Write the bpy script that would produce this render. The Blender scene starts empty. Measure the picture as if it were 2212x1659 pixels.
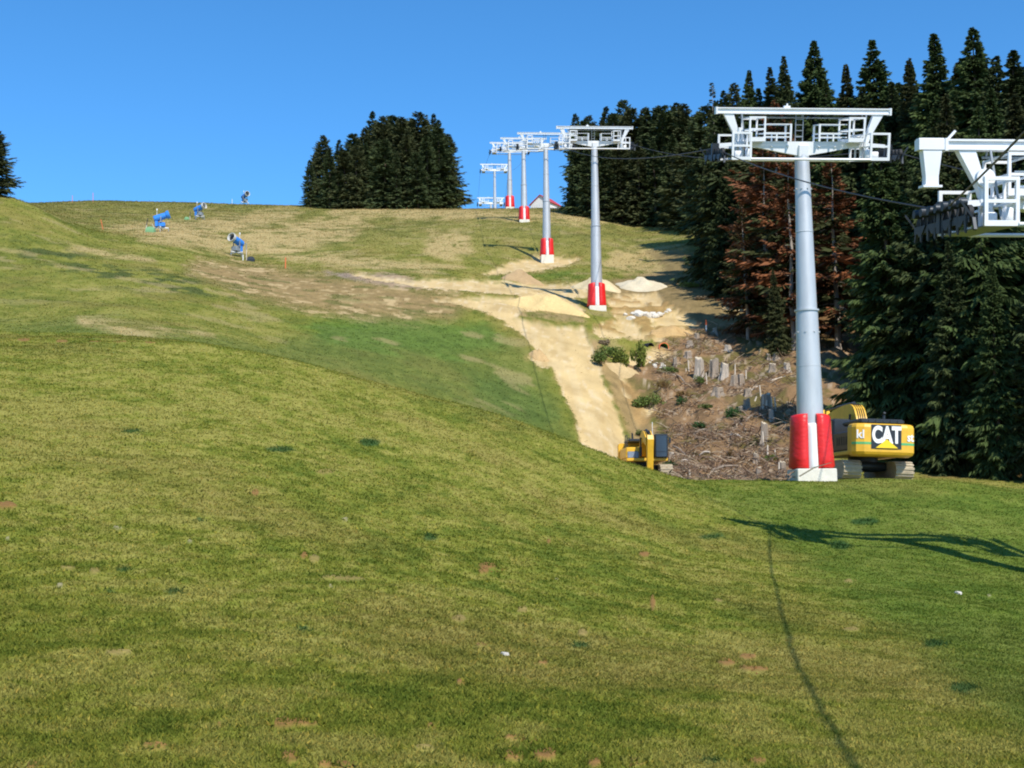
import bpy, math, random
import numpy as np
from mathutils import Matrix, Vector

# ------------------------------------------------------------------ camera, world, sun, exposure
S = bpy.context.scene
COL = S.collection
W, H, F = 1024.0, 768.0, 1344.0
PITCH, ROLL = math.radians(5.6), math.radians(-0.55)
cam_d = bpy.data.cameras.new("camera")
cam_d.sensor_width = 36.0
cam_d.lens = F / W * 36.0
cam_d.clip_start = 0.1
cam_d.clip_end = 3000.0
cam = bpy.data.objects.new("camera", cam_d)
COL.objects.link(cam)
CAMROT = Matrix.Rotation(math.pi / 2 + PITCH, 4, 'X') @ Matrix.Rotation(ROLL, 4, 'Z')
cam.matrix_world = CAMROT
S.camera = cam

SUN_EL, SUN_AZ = math.radians(47.0), math.radians(26.5)      # azimuth: to the right of straight behind the camera
SUN_DIR = Vector((math.sin(SUN_AZ) * math.cos(SUN_EL), -math.cos(SUN_AZ) * math.cos(SUN_EL), math.sin(SUN_EL)))
world = bpy.data.worlds.new("World")
S.world = world
world.use_nodes = True
wn = world.node_tree.nodes
sky = wn.new('ShaderNodeTexSky')
sky.sky_type = 'NISHITA'
sky.sun_disc = False
sky.sun_elevation = SUN_EL
sky.sun_rotation = math.atan2(SUN_DIR.x, SUN_DIR.y)
sky.altitude = 1400.0
sky.air_density = 1.0
sky.dust_density = 0.35
sky.ozone_density = 10.0
hsv = wn.new('ShaderNodeHueSaturation')
hsv.inputs['Saturation'].default_value = 1.11
hsv.inputs['Hue'].default_value = 0.493
hsv.inputs['Value'].default_value = 1.15
wn['Background'].inputs['Strength'].default_value = 0.15
world.node_tree.links.new(sky.outputs[0], hsv.inputs['Color'])
world.node_tree.links.new(hsv.outputs[0], wn['Background'].inputs[0])
sun_d = bpy.data.lights.new("sun", 'SUN')
sun_d.energy = 4.6
sun_d.angle = math.radians(0.5)
sun_d.color = (1.0, 0.94, 0.84)
sun = bpy.data.objects.new("sun", sun_d)
COL.objects.link(sun)
sun.rotation_euler = SUN_DIR.to_track_quat('Z', 'Y').to_euler()
S.view_settings.view_transform = 'Standard'
S.view_settings.look = 'None'
S.view_settings.exposure = 0.25
S.view_settings.gamma = 1.0
S.cycles.filter_width = 2.0
S.cycles.max_bounces = 6

rng = np.random.default_rng(7)
random.seed(7)
R3 = np.array(CAMROT.to_3x3())


def ray(u, v):
    """direction of the ray through a point of the photograph (1024 x 768), scaled to y = 1"""
    d = R3 @ np.array([(u - W / 2) / F, (H / 2 - v) / F, -1.0])
    return d / d[1]


def pt(u, v, D):
    return ray(u, v) * D


def project(x, y, z):
    c = np.stack([x, y, z], -1) @ R3
    return W / 2 + F * c[..., 0] / -c[..., 2], H / 2 - F * c[..., 1] / -c[..., 2]


# ------------------------------------------------------------------ noise
def vnoise(x, y, seed=0):
    xi = np.floor(x).astype(np.int64)
    yi = np.floor(y).astype(np.int64)
    fx = x - xi
    fy = y - yi
    fx = fx * fx * (3 - 2 * fx)
    fy = fy * fy * (3 - 2 * fy)

    def h(a, b):
        n = (a * 374761393 + b * 668265263 + seed * 974634777) & 0xFFFFFFFF
        n = ((n ^ (n >> 13)) * 1274126177) & 0xFFFFFFFF
        return ((n ^ (n >> 16)) & 0xFFFFFF) / float(0xFFFFFF)
    return (h(xi, yi) * (1 - fx) + h(xi + 1, yi) * fx) * (1 - fy) + (h(xi, yi + 1) * (1 - fx) + h(xi + 1, yi + 1) * fx) * fy


def fbm(x, y, seed=0, octaves=4):
    s, a, t = 0.0, 1.0, 0.0
    for k in range(octaves):
        s = s + a * vnoise(x * 2 ** k + 17.3 * k, y * 2 ** k - 9.1 * k, seed + k)
        t += a
        a *= 0.5
    return s / t


def sstep(a, b, x):
    t = np.clip((x - a) / (b - a), 0, 1)
    return t * t * (3 - 2 * t)


# ------------------------------------------------------------------ terrain: the shape of the hill
COLUMNS = {
    -500: [(2, 1150), (4, 880), (8.5, 660), (15, 505), (25, 385), (35, 325), (48, 290), (60, 280), (80, 255), (110, 215), (140, 185), (165, 172), (230, 190), (330, 215), (600, 300)],
    -150: [(2, 1350), (4, 940), (8.5, 690), (15, 540), (25, 415), (35, 355), (48, 322), (56, 315), (72, 300), (92, 270), (115, 232), (140, 200), (158, 180), (190, 188), (260, 200), (330, 210), (600, 300)],
    0: [(2, 1400), (4, 965), (8.5, 706), (15, 561), (25, 440), (35, 378), (43, 350), (49, 340), (57, 336), (72, 320), (90, 290), (115, 250), (140, 213), (156, 195), (180, 202), (230, 206), (300, 204), (330, 208), (600, 300)],
    100: [(2, 1420), (4, 975), (8.5, 711), (15, 572), (25, 453), (35, 388), (44, 352), (50, 340.5), (58, 338), (72, 321), (90, 296), (115, 266), (140, 245), (165, 232), (182, 231.5), (205, 225), (250, 213), (312, 201), (345, 208), (600, 300)],
    175: [(2, 1430), (4, 982), (8.5, 715), (15, 580), (25, 463), (35, 398), (45, 357), (50, 342), (59, 342), (73, 330), (90, 308), (112, 280), (140, 256), (172, 239), (205, 228), (250, 215), (312, 202.5), (345, 210), (600, 300)],
    260: [(2, 1440), (4, 990), (8.5, 721), (15, 592), (25, 478), (35, 413), (45, 370), (51, 355), (61, 362), (75, 349), (92, 325), (112, 298), (140, 273), (172, 255), (210, 232), (260, 216), (310, 205), (345, 213), (600, 300)],
    380: [(2, 1450), (4, 1005), (8.5, 732), (15, 612), (25, 512), (35, 448), (45, 404), (52, 385), (66, 404), (80, 377), (98, 340), (112, 318), (125, 299), (140, 278), (165, 260), (200, 240), (245, 222), (300, 207), (340, 214), (600, 300)],
    500: [(2, 1470), (4, 1025), (8.5, 745), (15, 634), (25, 545), (35, 483), (45, 437), (53, 418), (68, 445), (82, 415), (98, 375), (110, 345), (120, 322), (128, 305), (140, 290), (165, 270), (190, 251), (230, 222), (252, 212.5), (272, 208.5), (290, 210), (340, 224), (600, 310)],
    546: [(2, 1480), (4, 1033), (8.5, 750), (15, 643), (25, 557), (35, 500), (45, 454), (54, 434), (69, 462), (84, 432), (98, 390), (110, 355), (120, 331), (131, 309), (140, 297), (162, 278), (186, 261), (199, 248), (230, 221), (252, 213), (275, 208.5), (292, 210), (340, 224), (600, 310)],
    595: [(2, 1490), (4, 1040), (8.5, 753), (15, 650), (25, 567), (35, 514), (45, 471), (55, 451), (70, 478), (85, 450), (97, 405), (110, 365), (120, 341), (131, 318), (138, 309), (152, 287), (172, 271), (186, 260), (205, 243), (230, 226), (255, 215), (280, 209.5), (320, 211), (600, 300)],
    640: [(2, 1490), (4, 1045), (8.5, 757), (15, 657), (25, 577), (35, 526), (45, 489), (57, 466), (70, 488), (85, 474), (95, 442), (106, 402), (115, 367), (126, 337), (138, 312), (150, 296), (170, 275), (195, 255), (225, 235), (262, 216), (300, 208), (600, 280)],
    690: [(2, 1490), (4, 1050), (8.5, 761), (15, 663), (25, 587), (35, 541), (46, 500), (58, 479.5), (66, 492), (80, 478), (90, 450), (100, 415), (109, 385), (119, 355), (129, 331), (138, 312), (150, 292), (165, 273), (190, 250), (222, 231), (255, 217), (300, 203), (600, 260)],
    811: [(2, 1490), (4, 1060), (8.5, 768), (15, 670), (25, 602), (35, 562), (41.3, 537), (50, 505), (60, 480), (68, 482), (78, 470), (86, 441), (96, 405), (108, 370), (120, 345), (132, 320), (145, 298), (165, 270), (190, 240), (220, 215), (260, 190), (330, 160), (600, 200)],
    940: [(2, 1490), (4, 1065), (8.5, 773), (15, 676), (25, 610), (35, 572), (41.3, 545), (50, 510), (60, 481.5), (66, 482), (73, 478), (82, 462), (92, 436), (105, 405), (118, 375), (135, 340), (160, 300), (200, 250), (250, 200), (330, 160), (600, 200)],
    1024: [(2, 1490), (4, 1070), (8.5, 778), (15, 682), (25, 617), (35, 580), (41.3, 555), (50, 520), (58, 495), (66, 489), (74, 479), (82, 462), (92, 436), (105, 405), (118, 375), (135, 340), (160, 300), (200, 250), (250, 200), (330, 160), (600, 200)],
    1250: [(2, 1500), (4, 1080), (8.5, 790), (15, 696), (25, 632), (35, 596), (41.3, 572), (50, 538), (58, 510), (66, 492), (74, 478), (82, 460), (92, 436), (105, 405), (118, 375), (135, 340), (160, 300), (200, 250), (250, 200), (330, 160), (600, 200)],
    1550: [(2, 1500), (4, 1090), (8.5, 800), (15, 706), (25, 642), (35, 606), (41.3, 582), (50, 548), (58, 515), (66, 492), (74, 474), (82, 456), (92, 432), (105, 402), (118, 372), (135, 340), (160, 300), (200, 250), (250, 200), (330, 160), (600, 200)],
}


def pchip(xk, yk, x):
    xk = np.asarray(xk, float)
    yk = np.asarray(yk, float)
    h = np.diff(xk)
    d = np.diff(yk) / h
    m = np.zeros_like(yk)
    for i in range(1, len(xk) - 1):
        if d[i - 1] * d[i] > 0:
            w1, w2 = 2 * h[i] + h[i - 1], h[i] + 2 * h[i - 1]
            m[i] = (w1 + w2) / (w1 / d[i - 1] + w2 / d[i])
    m[0], m[-1] = d[0], d[-1]
    i = np.clip(np.searchsorted(xk, x) - 1, 0, len(xk) - 2)
    t = (x - xk[i]) / h[i]
    return (yk[i] * (2 * t ** 3 - 3 * t ** 2 + 1) + h[i] * m[i] * (t ** 3 - 2 * t ** 2 + t)
            + yk[i + 1] * (3 * t ** 2 - 2 * t ** 3) + h[i] * m[i + 1] * (t ** 3 - t ** 2))


ND = 760
DG = np.exp(np.linspace(math.log(2.0), math.log(600.0), ND))
AG = np.concatenate([np.linspace(-0.80, -0.40, 60, endpoint=False), np.linspace(-0.40, 0.40, 900), np.linspace(0.40, 0.80, 61)[1:]])
NA = len(AG)
ca, ce = [], []
for u, kn in sorted(COLUMNS.items()):
    r = np.array([ray(u, v) for _, v in kn])
    l = np.log([k[0] for k in kn])
    ca.append(np.interp(np.log(DG), l, r[:, 0]))
    ce.append(pchip(l, r[:, 2], np.log(DG)))
ca, ce = np.array(ca), np.array(ce)
# soften along the distance a little so that ridges are rounded
ker = np.array([1, 4, 9, 12, 9, 4, 1], float)
ker /= ker.sum()
cz = ce * DG
czp = np.pad(cz, ((0, 0), (3, 3)), mode='edge')
cz = sum(ker[k] * czp[:, k:k + ND] for k in range(7))
ZG = np.zeros((ND, NA))
for i in range(ND):
    ZG[i] = pchip(ca[:, i], cz[:, i] / DG[i], np.clip(AG, ca[0, i], ca[-1, i])) * DG[i]
XG = DG[:, None] * AG[None, :]
YG = np.repeat(DG[:, None], NA, 1)
UG, VG = project(XG, YG, ZG)


# ------------------------------------------------------------------ what lies on the ground, mapped once onto the hill
def P(*pts):            # outlines noted on a 2212-wide view of the photograph
    return np.array(pts, float) * (1024.0 / 2212.0)


def poly_sd(u, v, poly):
    """signed distance (positive inside) to a closed outline"""
    d2 = np.full(u.shape, 1e12)
    ins = np.zeros(u.shape, bool)
    n = len(poly)
    for i in range(n):
        ax, ay = poly[i]
        bx, by = poly[(i + 1) % n]
        ex, ey = bx - ax, by - ay
        t = np.clip(((u - ax) * ex + (v - ay) * ey) / (ex * ex + ey * ey + 1e-9), 0, 1)
        d2 = np.minimum(d2, (u - ax - t * ex) ** 2 + (v - ay - t * ey) ** 2)
        c = (ay > v) != (by > v)
        xs = ax + (v - ay) / (by - ay if abs(by - ay) > 1e-9 else 1e-9) * ex
        ins ^= c & (u < xs)
    return np.where(ins, 1, -1) * np.sqrt(d2)


def mask(u, v, D, poly, soft, dmin=62.0, dmax=330.0, nz=None, amp=0.0):
    out = np.zeros(u.shape)
    b = (u > poly[:, 0].min() - 30) & (u < poly[:, 0].max() + 30) & (v > poly[:, 1].min() - 25) & (v < poly[:, 1].max() + 25) & (D > dmin) & (D < dmax)
    if b.any():
        sd = poly_sd(u[b], v[b], poly)
        if nz is not None:
            sd = sd + amp * (nz[b] - 0.5) * 2
        out[b] = sstep(-soft, soft, sd)
    return out


SAND = [
    P((1000, 655), (1085, 690), (1140, 735), (1190, 790), (1230, 870), (1250, 930), (1268, 985), (1300, 1020), (1400, 1020), (1358, 960), (1334, 890), (1308, 830), (1284, 770), (1270, 735), (1264, 706), (1180, 700), (1110, 686), (1075, 660)),
    P((760, 590), (905, 602), (1050, 606), (1200, 612), (1270, 610), (1275, 640), (1150, 642), (1060, 634), (980, 626), (900, 618), (800, 604)),
    P((930, 647), (1060, 642), (1240, 640), (1262, 668), (1130, 670), (1100, 690), (1000, 660)),
    P((1045, 592), (1115, 562), (1165, 553), (1250, 558), (1230, 572), (1165, 586), (1090, 590)),
    P((1310, 640), (1420, 632), (1450, 660), (1500, 690), (1520, 706), (1470, 735), (1390, 735), (1290, 722), (1275, 705), (1330, 690)),
    P((1350, 770), (1440, 740), (1450, 760), (1400, 790), (1370, 800)),
    P((1330, 800), (1370, 840), (1395, 875), (1430, 880), (1420, 905), (1390, 925), (1370, 900)),
    P((1560, 630), (1620, 645), (1610, 670), (1560, 665)),
    P((1140, 770), (1185, 765), (1200, 792), (1160, 788)),
]
CLEARING = P((1425, 745), (1510, 702), (1600, 706), (1680, 725), (1760, 735), (1850, 745), (1900, 800), (1850, 900), (1740, 1060), (1500, 1060), (1445, 1030), (1440, 940), (1415, 900), (1370, 850), (1330, 790), (1400, 775))
FOREST = P((1590, 620), (1600, 650), (1640, 700), (1720, 728), (1800, 742), (1860, 800), (1880, 860), (1960, 960), (2000, 1020), (2260, 1040), (2700, 1045), (2700, 300), (1540, 300), (1560, 470), (1590, 560))
LUSH = [(P((640, 705), (720, 682), (900, 672), (1050, 700), (1110, 740), (1000, 775), (800, 760), (690, 745)), (.085, .160, .020), .8),
        (P((690, 700), (900, 690), (1100, 720), (1170, 790), (1235, 960), (1100, 930), (900, 850), (700, 800), (560, 760)), (.088, .128, .030), .5),
        (P((1000, 800), (1120, 830), (1200, 900), (1180, 940), (1080, 900)), (.070, .120, .026), .6),
        (P((1110, 610), (1260, 600), (1200, 585), (1060, 600)), (.075, .140, .018), .75),
        (P((0, 700), (200, 690), (520, 740), (700, 810), (480, 780), (300, 742), (0, 745)), (.095, .128, .028), .6)]
LUSHNEAR = P((1480, 1035), (2400, 1035), (2400, 1620), (2212, 1560), (2000, 1400), (1760, 1250), (1650, 1150))
DISTURBED = P((430, 563), (540, 566), (640, 583), (760, 596), (980, 636), (1010, 665), (970, 692), (760, 684), (640, 664), (540, 640), (440, 605), (400, 580))
DRY = [P((500, 500), (720, 492), (780, 498), (760, 515), (640, 540), (520, 530)), P((930, 500), (1010, 505), (1020, 545), (960, 560), (920, 545)),
       P((300, 520), (420, 500), (500, 515), (640, 545), (520, 550), (380, 530)), P((560, 545), (800, 555), (1000, 575), (900, 590), (700, 570)),
       P((600, 480), (760, 470), (800, 485), (640, 500)), P((1330, 540), (1480, 530), (1540, 590), (1400, 600), (1300, 580)),
       P((700, 440), (1000, 450), (1500, 470), (1490, 490), (1100, 475), (720, 465)), P((220, 490), (500, 470), (620, 450), (650, 462), (520, 500), (340, 515)), P((140, 530), (260, 545), (330, 560), (230, 560)), P((170, 690), (300, 705), (460, 722), (320, 728), (180, 710))]
BROWN = [(P((1290, 610), (1400, 590), (1490, 585), (1580, 630), (1680, 715), (1500, 708), (1440, 662), (1320, 655)), (.22, .155, .075)),
         (P((1284, 735), (1330, 790), (1390, 870), (1440, 960), (1480, 1040), (1380, 1030), (1345, 900), (1312, 830), (1280, 770)), (.30, .205, .095)),
         (P((1080, 672), (1260, 670), (1262, 700), (1150, 690)), (.26, .19, .09)), (P((1400, 545), (1500, 540), (1540, 600), (1440, 590)), (.20, .15, .065))]
WEEDS = P((20, 520), (150, 530), (260, 570), (330, 580), (480, 600), (500, 640), (400, 650), (280, 625), (170, 590), (60, 560))
GREYCUT = P((700, 588), (850, 590), (900, 604), (1010, 625), (880, 622), (760, 604))
DIRT = []          # worn patches on the near meadow: u, v, half width, half height, kind
for zx, zy, rx, ry, k in [(1255, 1295, 45, 15, 0), (1350, 1290, 50, 12, 0), (690, 1400, 60, 8, 0), (1285, 1450, 35, 15, 0), (1440, 1476, 30, 10, 0), (1530, 1475, 50, 9, 0),
                          (2160, 600, 35, 12, 0), (2030, 815, 30, 12, 1), (1390, 558, 22, 9, 1), (1440, 180, 40, 7, 1), (1130, 270, 18, 8, 0), (520, 425, 32, 12, 2), (265, 670, 26, 15, 2),
                          (420, 615, 22, 12, 1), (840, 485, 14, 9, 2), (1525, 388, 20, 10, 2), (300, 600, 30, 9, 1), (30, 315, 42, 12, 0), (520, 970, 60, 8, 1), (1520, 645, 90, 8, 1),
                          (1460, 678, 14, 7, 2), (1880, 1405, 45, 7, 1), (2040, 1110, 20, 8, 0), (2130, 940, 26, 10, 0), (1910, 1305, 20, 6, 0), (35, 460, 18, 8, 2), (1345, 545, 14, 6, 0), (2140, 622, 20, 8, 0), (970, 1300, 9, 5, 0), (140, 1476, 30, 8, 0)]:
    DIRT.append((zx * .226, 433.3 + zy * .226, rx * .226, ry * .226, k))
for zx, zy, rx, ry, k in [(955, 975, 34, 14, 0), (1070, 1000, 58, 12, 0), (1045, 940, 34, 7, 0), (350, 840, 20, 9, 1), (190, 1365, 42, 16, 0), (60, 1290, 50, 8, 0), (400, 1396, 24, 12, 0), (580, 1402, 30, 9, 0),
                          (610, 510, 20, 7, 0), (1090, 1385, 30, 9, 0), (2065, 685, 15, 8, 2), (180, 975, 20, 8, 0), (1480, 830, 36, 8, 1), (60, 1380, 34, 14, 0), (645, 720, 12, 24, 0), (95, 745, 22, 8, 1), (240, 628, 14, 6, 2), (1470, 620, 20, 7, 1), (205, 460, 8, 6, 0), (920, 715, 18, 6, 1)]:
    DIRT.append((500 + zx * .2369, 433.3 + zy * .2369, rx * .2369, ry * .2369, k))
for u, v in [(95, 342.5), (62, 341.5), (120, 343), (150, 343.5), (24, 340.5)]:
    DIRT.append((u, v, 6, .5, 0))
CLOVER = [(zx * .226, 433.3 + zy * .226, rx * .226, ry * .226) for zx, zy, rx, ry in [(770, 695, 46, 18), (550, 600, 26, 15), (1330, 868, 40, 15), (1240, 70, 60, 16), (1640, 40, 55, 16), (880, 385, 18, 12), (585, -5, 42, 12), (1900, 460, 40, 15), (480, 695, 28, 12)]]
CLOVER += [(500 + zx * .2369, 433.3 + zy * .2369, rx * .2369, ry * .2369) for zx, zy, rx, ry in [(1950, 1080, 62, 26), (1430, 475, 52, 20), (890, 440, 60, 12), (330, 895, 50, 14), (1830, 890, 50, 20), (1540, 375, 60, 14), (880, 1380, 55, 18)]]


def ground_colour(x, y, u, v, D):
    """colour of the soil and turf itself (no shading) and the weights of sand and slash"""
    n1 = fbm(x / 9.0, y / 12.0, 3, 4)
    n2 = fbm(x / 2.3, y / 3.4, 11, 4)
    n3 = fbm(x / 0.55, y / 0.8, 23, 3)
    n4 = fbm(x / 0.14, y / 0.22, 31, 2)
    far = sstep(60, 130, D)
    g_dark = np.array([.106, .138, .016])
    g_mid = np.array([.186, .198, .027])
    g_yel = np.array([.272, .250, .055])
    tan = np.array([.34, .27, .12])
    t = np.clip(.5 + (n1 - .5) * 1.2 + (n2 - .5) * 1.1 + (n3 - .5) * 1.3 + (n4 - .5) * 1.2 * (1 - far), 0, 1)[..., None]
    c = np.where(t < .5, g_dark + (g_mid - g_dark) * (t / .5), g_mid + (g_yel - g_mid) * ((t - .5) / .5))
    weeds = mask(u, v, D, WEEDS, 10, 70, 260, n2, 14) * sstep(.50, .60, fbm(x / 1.6, y / 2.4, 191, 3))
    mid = (sstep(58, 75, D) * .25)[..., None]
    c = c * (1 - mid) + np.array([.165, .150, .045]) * mid * (.5 + n2 + .0 * n3)[..., None]
    up = sstep(150, 220, D)[..., None]              # the high pasture is drier
    c = c * (1 - .35 * up) + np.array([.20, .165, .062]) * .35 * up * (0.6 + 0.8 * n2[..., None])
    warm = sstep(.55, .75, fbm(x / 5.0, y / 7.0, 57, 3))[..., None] * .28
    c = c * (1 - warm) + np.array([.22, .155, .05]) * warm

    def mix(m, col, k=1.0):
        nonlocal c
        w = (m * k)[..., None]
        c = c * (1 - w) + np.asarray(col) * w
    en = n2 * .5 + n3 * .5
    mix(weeds, np.array([.045, .070, .020]), .8)
    for p, lc, lk in LUSH:
        mix(mask(u, v, D, p, 9, nz=n2, amp=14), np.array(lc) * (0.6 + .8 * n3[..., None]), lk)
    mix(mask(u, v, D, LUSHNEAR, 25, 5, 64, n1, 30), np.array([.075, .135, .016]) * (0.6 + .8 * n3[..., None]), .62)
    mix(mask(u, v, D, DISTURBED, 10, nz=en, amp=10), np.array([.27, .185, .082]) * (0.65 + .7 * n3[..., None]), .9)
    mix(mask(u, v, D, DISTURBED, 6, nz=en, amp=10) * sstep(.56, .66, n2 * .5 + n3 * .5), np.array([.46, .34, .17]), .9)
    mix(mask(u, v, D, DISTURBED, 6, nz=en, amp=10) * sstep(.58, .68, fbm(x / 3.1, y / 2.0, 171, 3)), np.array([.10, .115, .025]), .7)
    for p in DRY:
        mix(mask(u, v, D, p, 5, nz=n2, amp=7) * sstep(.25, .48, en), np.array([.43, .325, .145]), .85)
    mix(sstep(.64, .74, fbm(x / 3.0, y / 3.5, 77, 3)) * sstep(65, 100, D), tan, .5)
    for p, bc in BROWN:
        mix(mask(u, v, D, p, 4, nz=en, amp=9), np.array(bc) * (.6 + .8 * n3[..., None]), .88)
    f = mask(u, v, D, FOREST, 8, nz=n2, amp=6)
    mix(f, np.array([.16, .085, .042]) * (.6 + .8 * n3[..., None]), .9)
    cl = mask(u, v, D, CLEARING, 5, nz=n2, amp=8)
    mix(cl, np.array([.255, .155, .080]) * (.5 + .9 * n3[..., None]), .95)
    mix(cl * sstep(.53, .63, fbm(x / 1.8, y / 2.2, 91, 3)), np.array([.11, .10, .028]), .8)
    mix(cl * sstep(.66, .72, n3), np.array([.40, .31, .21]), .8)
    mix(mask(u, v, D, GREYCUT, 2.5, nz=n3, amp=3), np.array([.26, .20, .15]) * (.7 + .6 * n3[..., None]), .95)
    sand = np.zeros(u.shape)
    berm = np.zeros(u.shape)
    for k, p in enumerate(SAND):
        w = mask(u, v, D, p, 1.6, nz=en, amp=4.5)
        if k in (4, 5, 6):
            w = w * sstep(.43, .55, fbm(x / 1.9, y / 2.6, 143, 4))
        sand = np.maximum(sand, w)
        berm = np.maximum(berm, mask(u, v, D, p, 2.5, nz=n3, amp=5) if k in (4, 5, 6) else mask(u - 0.0, v, D, p, 5.5, nz=n3, amp=5) * .8)
    ruts = sstep(.45, .62, fbm(x / .7, y / 9.0, 43, 2))
    sc = np.array([.55, .405, .195]) * (.86 + .26 * n2[..., None]) * (.93 + .14 * n3[..., None])
    sc = sc * (1 - .18 * ruts[..., None]) + np.array([.60, .50, .33]) * .18 * ruts[..., None]
    sc = sc * (.82 + .36 * fbm(x / 1.6, y / 2.4, 151, 5)[..., None])
    mix(np.clip(berm - sand, 0, 1), np.array([.34, .215, .085]) * (.6 + .8 * n3[..., None]), .85)
    mix(sand, sc, .96)
    mix(sand * sstep(.57, .66, fbm(x / .9, y / 1.2, 161, 4)), np.array([.38, .26, .11]), .4)
    mix(sand * sstep(.66, .72, n3), np.array([.60, .50, .33]), .5)
    near = D < 66
    dirt = np.zeros(u.shape)
    for uu, vv, ru, rv, k in DIRT:
        ru, rv = (ru * 1.05, rv * 1.1 + .5) if k < 2 else (ru * .6, rv * .6)
        b = near & (np.abs(u - uu) < ru * 2) & (np.abs(v - vv) < rv * 2)
        if b.any():
            q = np.zeros(u.shape)
            r = ((u[b] - uu) / ru) ** 2 + ((v[b] - vv) / rv) ** 2
            q[b] = sstep(1.25, .65, r + 1.0 * (n3[b] - .5) + .5 * (n4[b] - .5))
            dirt = np.maximum(dirt, q)
            mix(q, [(.25, .125, .045), (.27, .185, .07), (.33, .28, .18)][k], [.85, .65, .7][k])
    for uu, vv, ru, rv in CLOVER:
        b = near & (np.abs(u - uu) < ru * 2) & (np.abs(v - vv) < rv * 2)
        if b.any():
            q = np.zeros(u.shape)
            r = ((u[b] - uu) / ru) ** 2 + ((v[b] - vv) / rv) ** 2
            q[b] = sstep(1.2, .4, r + 1.2 * (n3[b] - .5))
            mix(q, (.030, .078, .020), .85)
    return np.clip(c, 0.004, .9), sand, cl, dirt


CG, SANDG, CLEARG, DIRTG = ground_colour(XG, YG, UG, VG, YG)
# relief of the turf: swells, hummocks, ruts; rougher where the wood was cleared, lower along the track
ZG = ZG + (fbm(XG / 7, YG / 9, 101, 3) - .5) * .22 * sstep(10, 40, YG) + (fbm(XG / 1.6, YG / 1.9, 111, 3) - .5) * .13 * sstep(4, 20, YG)
ZG = ZG + (fbm(XG / .35, YG / .45, 121, 2) - .5) * .05
ZG = ZG + CLEARG * (fbm(XG / 1.3, YG / 1.5, 131, 4) - .45) * 1.3
ZG = ZG + .03 * DIRTG
ZG = ZG - .22 * SANDG * sstep(62, 75, YG)


def ground(x, y):
    x = np.asarray(x, float)
    y = np.asarray(y, float)
    fd = np.clip((np.log(np.maximum(y, 2.0)) - math.log(2.0)) / (math.log(600.0) - math.log(2.0)) * (ND - 1), 0, ND - 1.001)
    fa = np.clip(np.interp(x / np.maximum(y, 2.0), AG, np.arange(NA)), 0, NA - 1.001)
    i, j = fd.astype(int), fa.astype(int)
    s, t = fd - i, fa - j
    return (ZG[i, j] * (1 - t) + ZG[i, j + 1] * t) * (1 - s) + (ZG[i + 1, j] * (1 - t) + ZG[i + 1, j + 1] * t) * s


def hit(u, v, dmin=3.0, dmax=340.0):
    """where the sight line through (u, v) first meets the hill beyond dmin"""
    r = ray(u, v)
    D = np.exp(np.linspace(math.log(dmin), math.log(dmax), 3000))
    g = ground(r[0] * D, D) - r[2] * D
    k = np.argmax(g >= 0) if (g >= 0).any() else np.argmin(-g)
    d = D[k]
    return Vector((r[0] * d, d, float(ground(r[0] * d, d))))


def at_dist(u, v, D):
    """the ground at distance D under the photo point (u, v)"""
    r = ray(u, v)
    return Vector((r[0] * D, D, float(ground(r[0] * D, D))))


# ------------------------------------------------------------------ materials
def mat(name, base=(.5, .5, .5), rough=.6, metal=0.0, noise=0.0, scale=3.0, bump=0.0, bscale=20.0, attr=None, spec=.4, coat=0.0, stretch=None):
    m = bpy.data.materials.new(name)
    m.use_nodes = True
    n, l = m.node_tree.nodes, m.node_tree.links
    b = n['Principled BSDF']
    b.inputs['Roughness'].default_value = rough
    b.inputs['Metallic'].default_value = metal
    b.inputs['Specular IOR Level'].default_value = spec
    b.inputs['Coat Weight'].default_value = coat
    tc = n.new('ShaderNodeTexCoord')
    vec = tc.outputs['Object']
    if stretch:
        mp = n.new('ShaderNodeMapping')
        mp.inputs['Scale'].default_value = stretch
        l.new(vec, mp.inputs['Vector'])
        vec = mp.outputs['Vector']
    if attr:
        src = n.new('ShaderNodeVertexColor')
        src.layer_name = attr
        out = src.outputs['Color']
    else:
        src = n.new('ShaderNodeRGB')
        src.outputs[0].default_value = (*base, 1)
        out = src.outputs[0]
    if noise > 0:
        t = n.new('ShaderNodeTexNoise')
        t.inputs['Scale'].default_value = scale
        t.inputs['Detail'].default_value = 6
        t.inputs['Roughness'].default_value = .65
        l.new(vec, t.inputs['Vector'])
        mr = n.new('ShaderNodeMapRange')
        mr.inputs['From Min'].default_value = .25
        mr.inputs['From Max'].default_value = .75
        mr.inputs['To Min'].default_value = 1 - noise
        mr.inputs['To Max'].default_value = 1 + noise
        l.new(t.outputs['Fac'], mr.inputs['Value'])
        mx = n.new('ShaderNodeVectorMath')
        mx.operation = 'SCALE'
        l.new(out, mx.inputs[0])
        l.new(mr.outputs[0], mx.inputs['Scale'])
        out = mx.outputs[0]
    l.new(out, b.inputs['Base Color'])
    if bump > 0:
        t2 = n.new('ShaderNodeTexNoise')
        t2.inputs['Scale'].default_value = bscale
        t2.inputs['Detail'].default_value = 5
        l.new(vec, t2.inputs['Vector'])
        bp = n.new('ShaderNodeBump')
        bp.inputs['Strength'].default_value = bump
        bp.inputs['Distance'].default_value = .05
        l.new(t2.outputs['Fac'], bp.inputs['Height'])
        l.new(bp.outputs['Normal'], b.inputs['Normal'])
    return m


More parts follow.
